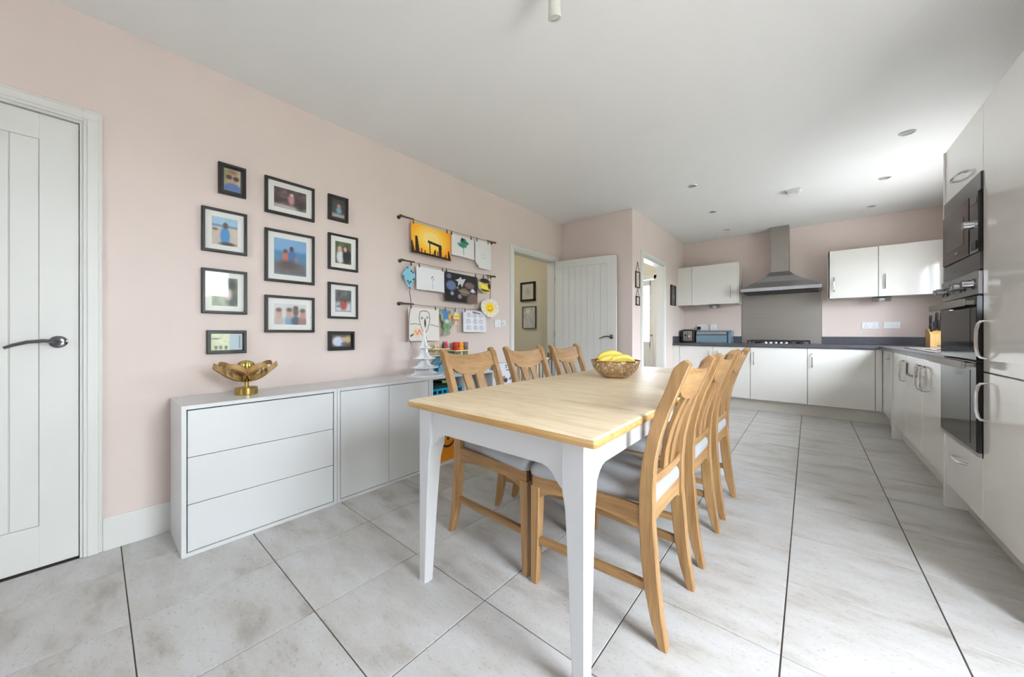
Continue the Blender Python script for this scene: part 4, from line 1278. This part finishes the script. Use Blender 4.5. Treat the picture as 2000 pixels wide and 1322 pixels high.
under_light(-1.18, -1.036, 6.1, 'steel wedge light under the cabinet over the bread bin')
under_light(.597, .754, 6.1, 'steel wedge light under the cabinets over the wall socket')

# sockets and switches
def socket(x0, x1, label, gangs, kind):
    t = thing('wall_socket', label, 'socket', ((x0 + x1) / 2, YB, 1.1), 'white wall plates over the worktop')
    pl = obj('plate', B().box(x0, x1, YB - .01, YB, 1.102, 1.188, .003, 2), PLASTIC, t)
    n = gangs
    for g in range(n):
        c = x0 + (x1 - x0) * (g + .5) / n
        if kind == 'socket':
            for dx, dz, w_, h_ in ((0, .008, .004, .009), (-.011, -.014, .008, .005), (.011, -.014, .008, .005)):
                obj('pin_hole', B().box(c + dx - w_ / 2, c + dx + w_ / 2, YB - .0106, YB - .009, 1.14 + dz - h_ / 2, 1.14 + dz + h_ / 2), BLACKM, pl)
            obj('rocker', B().box(c - .006, c + .006, YB - .0135, YB - .009, 1.163, 1.18, .002), PLASTIC, t)
        else:
            obj('rocker', B().prism([(YB - .009, 1.13), (YB - .0145, 1.13), (YB - .011, 1.16), (YB - .009, 1.16)], 'x', c - .011, c + .011), PLASTIC, t)
socket(-1.407, -1.257, 'white double socket with a black plug above the toaster', 2, 'socket')
socket(-1.213, -1.119, 'white single socket above the bread bin', 1, 'socket')
socket(.522, .674, 'white double socket on the wall right of the splashback', 2, 'socket')
socket(.714, .86, 'white three switch plate near the knife block', 3, 'switch')
t = thing('plug', 'black mains plug in the socket above the toaster', 'plug', (-1.37, YB - .01, 1.11))
obj('plug_body', B().box(-1.395, -1.343, YB - .045, YB - .009, 1.108, 1.156, .01, 3), BLACKM, t, True)
obj('cord', B().tube([(-1.369, YB - .03, 1.11), (-1.37, YB - .035, 1.06), (-1.362, YB - .03, 1.0)], .004, 8), BLACKM, t, True)

# toaster and bread bin
t = thing('toaster', 'black toaster with a steel end beside the bread bin', 'toaster', (-1.47, 6.2, .9))
b = B().prism([(-1.57, .912), (-1.575, 1.07), (-1.555, 1.098), (-1.53, 1.108), (-1.41, 1.108), (-1.385, 1.098), (-1.365, 1.07), (-1.37, .912)], 'y', 6.06, 6.34)
obj('shell', b, BLACK, t)
obj('end_plate', B().box(-1.535, -1.405, 6.052, 6.062, .925, 1.085, .006, 2), STEEL, t)
obj('lever', B().box(-1.51, -1.485, 6.035, 6.055, 1.0, 1.03, .004), BLACKM, t)
obj('slot_line', B().box(-1.472, -1.468, 6.049, 6.054, .95, 1.07), BLACKM, t)
obj('dial', B().cyl((-1.44, 6.054, 1.0), (-1.44, 6.04, 1.0), .014), CHROME, t, True)
for x in (-1.55, -1.41):
    obj('foot', B().box(x, x + .02, 6.08, 6.32, .9, .914), BLACKM, t)
t = thing('bread_bin', 'long blue grey metal bread bin beside the toaster', 'bread bin', (-1.12, 6.2, .9))
BIN = mat('blue_grey_enamel', (122, 150, 166), .25, .3)
arc = [(6.35, .9), (6.35, 1.07), (6.33, 1.085), (6.2, 1.092), (6.14, 1.088), (6.105, 1.07), (6.088, 1.04), (6.083, 1.0), (6.083, .9)]
obj('bin_body', B().prism(arc, 'x', -1.352, -.885), BIN, t)
obj('lid_strip', B().box(-1.345, -.935, 6.078, 6.09, 1.03, 1.062, .003), STEELH, t)
obj('front_flap', B().box(-1.345, -.935, 6.074, 6.086, .908, 1.024, .003), BIN, t)
obj('end_cap', B().box(-.932, -.915, 6.074, 6.1, .9, 1.07, .002), mat('dark_blue_trim', (48, 58, 70), .4), t)
obj('flap_grip', B().box(-1.345, -.935, 6.068, 6.08, 1.018, 1.026, .002), mat('dark_blue_trim', (48, 58, 70), .4), t)

# knife block, sink
t = thing('knife_block', 'light wood knife block with black handled knives near the ovens', 'knife block', (1.03, 5.7, .9))
KW = mat('block_wood', (186, 146, 84), .5, vary=.15, scale=1, stretch=(40, 40, 6))
b = B().prism([(5.60, .9), (5.80, .9), (5.80, 1.09), (5.70, 1.09), (5.60, 1.03)], 'x', .965, 1.085)
obj('block', b, KW, t)
obj('badge', B().box(1.01, 1.035, 5.598, 5.601, .912, .919), BLACKM, t)
for k, (x, y, l, m_) in enumerate(((.985, 5.66, .10, BLACKM), (1.012, 5.68, .13, BLACKM), (1.04, 5.68, .14, BLACKM), (1.065, 5.67, .12, CHROME), (.99, 5.74, .16, BLACKM), (1.03, 5.745, .19, BLACKM), (1.06, 5.745, .2, BLACKM))):
    z0 = 1.05 if y < 5.7 else 1.085
    d = Vector((-.12 + .02 * k, -.35, 1)).normalized()
    p = Vector((x, y, z0))
    obj('knife_handle', B().tube([p - d * .02, p + d * .02, p + d * l * .5, p + d * l * .9, p + d * l], [.007, .011, .010, .012, .006], 8, .6), m_, t, True)
t = thing('sink', 'steel sink with drainer set in the worktop under the window', 'sink', (.93, 4.4, .9))
obj('drainer', B().box(.70, 1.16, 3.95, 4.55, .899, .906, .003), STEEL, t)
for k in range(6):
    obj('drainer_rib', B().box(.75 + .06 * k, .765 + .06 * k, 4.0, 4.5, .905, .911, .003), STEEL, t)
b = B().box(.70, 1.16, 4.55, 4.58, .899, .908, .003).box(.70, 1.16, 5.0, 5.03, .899, .908, .003).box(.70, .73, 4.55, 5.03, .899, .908, .003).box(1.1, 1.16, 4.55, 5.03, .899, .908, .003)
obj('bowl_rim', b, STEEL, t)
obj('bowl_bottom', B().box(.73, 1.1, 4.58, 5.0, .9, .902), mat('sink_bowl', (110, 110, 112), .3, 1), t)

# ------------------------------------------------------------------ tall oven and fridge units
TXF, TZ1 = .63, 2.13
O0, O1, F0 = 2.705, 3.303, 2.105
t = thing('oven_housing', 'tall cream unit holding the microwave and the double oven', 'tall cabinet', (.93, 3.0, 0))
obj('body', B().box(TXF + .021, XR - .01, O0 + .001, O1, .15, .45).box(TXF + .021, XR - .01, O0 + .001, O1, 1.815, TZ1 - .004).box(TXF + .2, XR - .01, O0 + .001, O1, .45, 1.815).box(TXF + .021, XR - .01, O0 + .001, O0 + .016, .45, 1.815).box(TXF + .021, XR - .01, O1 - .015, O1, .45, 1.815), CARC, t)
obj('end_panel', B().box(TXF - .006, XR - .01, O1 + .001, O1 + .019, 0, TZ1, .001), GLOSS, t)
d = obj('door', B().box(TXF, TXF + .019, O0 + .002, O1 - .001, 1.815, TZ1, .0015), GLOSS, t)
obj('handle', bow_h((TXF, 1.885), 2.92, 3.09, .03), CHROME, d, True)
d = obj('drawer', B().box(TXF, TXF + .019, O0 + .002, O1 - .001, .152, .447, .0015), GLOSS, t)
obj('handle', bow_h((TXF, .362), 2.915, 3.085, .03), CHROME, d, True)
t = thing('fridge_housing', 'tall cream cabinet with two long doors next to the ovens', 'tall cabinet', (.93, 2.4, 0))
obj('body', B().box(TXF + .021, XR - .01, F0, O0 - .001, .15, TZ1 - .004), CARC, t)
d = obj('door', B().box(TXF, TXF + .019, F0 + .001, O0 - .002, .862, TZ1, .0015), GLOSS, t)
obj('handle', bow('x', (TXF, 2.66), .926, 1.1, .032), CHROME, d, True)
d = obj('door', B().box(TXF, TXF + .019, F0 + .001, O0 - .002, .152, .856, .0015), GLOSS, t)
obj('handle', bow('x', (TXF, 2.66), .636, .81, .032), CHROME, d, True)
obj('end_panel', B().box(TXF - .006, XR - .01, F0 - .019, F0, 0, TZ1, .001), GLOSS, t)
tag(obj('plinth_board', B().box(.715, .73, F0, O1, 0, .149, .001), PLINTH, None, False, (.72, 2.7, 0)), 'cream plinth board under the tall oven and fridge units', 'plinth')

t = thing('microwave', 'built-in black microwave above the double oven', 'microwave', (.8, 3.0, 1.345))
fx0 = TXF - .004
obj('surround', B().box(fx0, TXF + .15, O0 + .017, O1 - .017, 1.347, 1.812).box(fx0 - .003, fx0 + .01, O0 + .003, O1 - .003, 1.726, 1.812, .001).box(fx0 - .003, fx0 + .01, O0 + .003, O1 - .003, 1.347, 1.432, .001).box(fx0 - .003, fx0 + .01, 3.279, O1 - .003, 1.4325, 1.7255), mat('microwave_surround', (66, 62, 62), .2, 0, spec=.3), t)
d = obj('door', B().box(fx0 - .012, fx0 + .002, 2.832, 3.276, 1.436, 1.722, .002), mat('microwave_glass', (46, 38, 37), .14, spec=.12), t)
obj('window', B().box(fx0 - .0135, fx0 - .010, 2.905, 3.195, 1.503, 1.648, .001), mat('microwave_window', (82, 74, 72), .2, spec=.12), d)
obj('badge', B().box(fx0 - .0135, fx0 - .011, 3.0, 3.05, 1.472, 1.482), GREYP, d)
obj('control_panel', B().box(fx0 - .010, fx0 + .002, 2.712, 2.828, 1.436, 1.722, .002), BLACK, t)
obj('display', B().box(fx0 - .0112, fx0 - .009, 2.73, 2.81, 1.67, 1.70), mat('grey_display', (86, 80, 84), .2), t)
obj('dial', B().cyl((fx0 - .01, 2.767, 1.571), (fx0 - .045, 2.767, 1.571), .022, .020), CHROME, t, True)
obj('door_button', B().box(fx0 - .013, fx0 - .009, 2.73, 2.80, 1.45, 1.49, .002), BLACKM, t)
for k in range(5):
    obj('vent_slot', B().box(fx0 - .001, fx0 + .001, 2.722 + .01 * (k % 2), 2.742 + .01 * (k % 2), 1.36 + .014 * k, 1.366 + .014 * k), CHROME, t)

t = thing('double_oven', 'built-in steel and black glass double oven under the microwave', 'oven', (.8, 3.0, .45))
obj('oven_body', B().box(fx0 + .004, TXF + .19, O0 + .018, O1 - .018, .452, 1.343), BLACKM, t)
obj('control_panel', B().box(fx0 - .012, fx0 + .006, O0 + .003, O1 - .003, 1.229, 1.342, .002), STEELH, t)
obj('display', B().box(fx0 - .0132, fx0 - .011, 2.99, 3.09, 1.26, 1.31), BLACK, t)
for y in (3.255, 3.19, 2.945, 2.885, 2.755):
    k_ = obj('knob', B().cyl((fx0 - .012, y, 1.282), (fx0 - .052, y, 1.282), .021, .019), CHROME, t, True)
    obj('knob_collar', B().cyl((fx0 - .012, y, 1.282), (fx0 - .018, y, 1.282), .026), DCHROME, k_, True)
def oven_door(z0, z1, hz, wz0, wz1):
    d = obj('door', B().box(fx0 - .016, fx0 + .004, O0 + .003, O1 - .003, z0, z1, .002), DGLASS, t)
    obj('window', B().box(fx0 - .0175, fx0 - .014, 2.79, 3.225, wz0, wz1, .001), DGLASS2, d)
    h = B().box(fx0 - .062, fx0 - .050, 2.70, 3.305, hz - .018, hz + .018, .002)
    for y in (2.75, 3.24):
        h.box(fx0 - .055, fx0 - .012, y - .012, y + .012, hz - .010, hz + .010)
    obj('handle', h, STEEL, d)
oven_door(.91, 1.222, 1.192, .965, 1.165)
oven_door(.475, .903, .888, .50, .862)
obj('bottom_trim', B().box(fx0 - .012, fx0 + .004, O0 + .003, O1 - .003, .452, .473, .002), STEELH, t)

# ------------------------------------------------------------------ ceiling fittings
def downlight(x, y):
    t = thing('downlight', '- small round recessed downlight in the white kitchen ceiling', 'ceiling light', (x, y, ZC), 'downlights in the kitchen ceiling')
    obj('ring', B().lathe([(.034, ZC - .001), (.036, ZC - .006), (.043, ZC - .005), (.046, ZC)], x, y, 32, cap=False), mat('satin_ring', (206, 206, 206), .3, .6), t, True)
    obj('lamp', B().lathe([(.036, ZC - .002), (.02, ZC - .0035), (.003, ZC - .004)], x, y, 24), mat('lamp_glass', (150, 148, 146), .2), t, True)
    return t
pts = [(x, y) for x in (-.90, .56) for y in (3.895, 4.883, 5.865)]
d0 = None
for x, y in pts:
    if d0 is None:
        d0 = downlight(x, y)
    else:
        c = copy_tree(d0); c.location = (x, y, ZC)
    o = d0 if (x, y) == pts[0] else c
    o['label'] = 'recessed downlight, %s from the hob wall in the %s row' % ({3.895: 'third', 4.883: 'second', 5.865: 'first'}[y], 'utility side' if x < 0 else 'oven side')
t = thing('smoke_alarm', 'small square white alarm on the kitchen ceiling', 'alarm', (-.122, 4.70, ZC))
obj('mount', B().box(-.185, -.06, 4.64, 4.765, ZC - .014, ZC, .004), PLASTIC, t)
obj('alarm_body', B().box(-.17, -.075, 4.655, 4.75, ZC - .052, ZC - .012, .006, 2), PLASTIC, t)
t = thing('ceiling_spotlight', 'white ceiling spotlight with a tapered head over the table', 'ceiling light', (-.80, 1.12, ZC))
obj('rose', B().lathe([(.05, ZC), (.05, ZC - .02), (.03, ZC - .028), (.008, ZC - .03)], -.80, 1.10, 28), PLASTIC, t, True)
obj('arm', B().tube([(-.80, 1.10, ZC - .028), (-.802, 1.12, ZC - .05), (-.81, 1.17, ZC - .06), (-.815, 1.21, ZC - .07)], .008, 10), PLASTIC, t, True)
obj('head', B().tube([(-.808, 1.225, 2.50), (-.812, 1.232, 2.48), (-.818, 1.246, 2.41), (-.822, 1.254, 2.372), (-.8215, 1.2535, 2.376)], [.016, .022, .026, .028, .022], 24), mat('white_spot_head', (226, 224, 214), .35), t, True)
obj('lamp_face', B().cyl((-.8215, 1.2535, 2.377), (-.8218, 1.254, 2.374), .0225, seg=20), mat('lamp_face_grey', (170, 168, 162), .3), t)

# ------------------------------------------------------------------ pictures on the utility wall and in the hall
def hung_frame(y0, y1, z0, z1, zn, label):
    t = thing('hanging_picture', label, 'picture frame', (XS, (y0 + y1) / 2, z0), 'small frames hung on cords')
    f = B()
    for a, b_, c, d in ((y0, y0 + .014, z0, z1), (y1 - .014, y1, z0, z1), (y0, y1, z0, z0 + .014), (y0, y1, z1 - .014, z1)):
        f.box(XS + .002, XS + .014, a, b_, c, d, .002)
    obj('frame', f, mat('dark_bronze', (58, 46, 38), .45, .4), t)
    i = Ink(16, 24, (206, 190, 176), .6).mottle(30, int(z0 * 100), 5)
    sheet('photo', i, PHOTO, lambda u, v, q: (XS + .006 - q, y0 + .01 + (y1 - y0 - .02) * u, z0 + .01 + (z1 - z0 - .02) * v), t)
    c = (y0 + y1) / 2
    obj('cord', B().tube([(XS + .006, y0 + .012, z1), (XS + .006, c, zn), (XS + .006, y1 - .012, z1)], .003, 6), mat('dark_bronze', (58, 46, 38)), t)
    obj('nail', B().cyl((XS, c, zn), (XS + .014, c, zn), .005, seg=10), BRASS, t)
hung_frame(4.215, 4.355, 1.60, 1.80, 1.915, 'taller small frame hung on a cord by the utility doorway')
hung_frame(4.228, 4.345, 1.385, 1.50, 1.585, 'smaller cord hung frame below the taller one')
def flat_frame(name, label, kind, pos, a0, a1, z0, z1, fw, m, ink):
    t = thing(name, label, 'picture frame', (pos, (a0 + a1) / 2, z0) if kind == 'x' else ((a0 + a1) / 2, pos, z0))
    b = B()
    for a, b_, c, d in ((a0, a0 + fw, z0, z1), (a1 - fw, a1, z0, z1), (a0, a1, z0, z0 + fw), (a0, a1, z1 - fw, z1)):
        if kind == 'x':
            b.box(pos, pos + .022, a, b_, c, d, .002)
        else:
            b.box(a, b_, pos - .03, pos, c, d, .002)
    obj('frame', b, m, t)
    if kind == 'x':
        sheet('photo', ink, PHOTO, lambda u, v, q: (pos + .012 - q, a0 + fw + (a1 - a0 - 2 * fw) * u, z0 + fw + (z1 - z0 - 2 * fw) * v), t)
    else:
        sheet('photo', ink, PHOTO, lambda u, v, q: (a0 + fw + (a1 - a0 - 2 * fw) * u, pos - .016 + q, z0 + fw + (z1 - z0 - 2 * fw) * v), t)
flat_frame('dark_picture', 'dark slate picture between utility doorway and wall cabinet', 'x', XS, 5.631, 5.868, 1.475, 1.785, .012, FRAMEB, Ink(20, 28, (66, 62, 60), .7).mottle(16, 31, 5).oval(.55, .45, .2, .14, (128, 122, 116), .5).oval(.5, .7, .12, .08, (110, 104, 100), .5))
flat_frame('hall_picture', 'thick black frame on the cream hall wall, the upper of two', 'y', YS, -3.299, -3.033, 1.52, 1.80, .026, FRAMEB, Ink(24, 24, (212, 210, 200), 1).mottle(8, 41, 6).oval(.5, .5, .2, .25, (196, 192, 180), .5))
flat_frame('hall_picture', 'thin framed grey print on the cream hall wall, under the black frame', 'y', YS, -3.26, -3.02, 1.115, 1.44, .008, mat('pewter_frame', (90, 88, 86), .4, .5), Ink(28, 36, (206, 208, 210), .75).mottle(18, 43, 7).oval(.4, .8, .2, .12, (240, 242, 244), .5).line([(.3, .6), (.6, .1)], .03, (236, 238, 240)))

# ------------------------------------------------------------------ white safety gate in the hall doorway
t = thing('safety_gate', 'white barred safety gate across the hall doorway', 'gate', (XL - .05, 3.5, 0))
gx = XL - .05
obj('top_rail', B().box(gx - .012, gx + .012, 3.10, 3.945, .70, .728, .004), TRIM, t)
obj('bottom_rail', B().box(gx - .012, gx + .012, 3.10, 3.945, .04, .07, .004), TRIM, t)
for k in range(12):
    y = 3.13 + k * .78 / 11
    obj('bar', B().cyl((gx, y, .06), (gx, y, .71), .009, seg=10), TRIM, t, True)
obj('latch', B().box(gx - .018, gx + .02, 3.87, 3.93, .69, .79, .006), mat('bronze_latch', (132, 112, 88), .35, .4), t)
obj('latch_post', B().box(gx - .014, gx + .014, 3.921, 3.945, .02, .80, .003), GREYP, t)
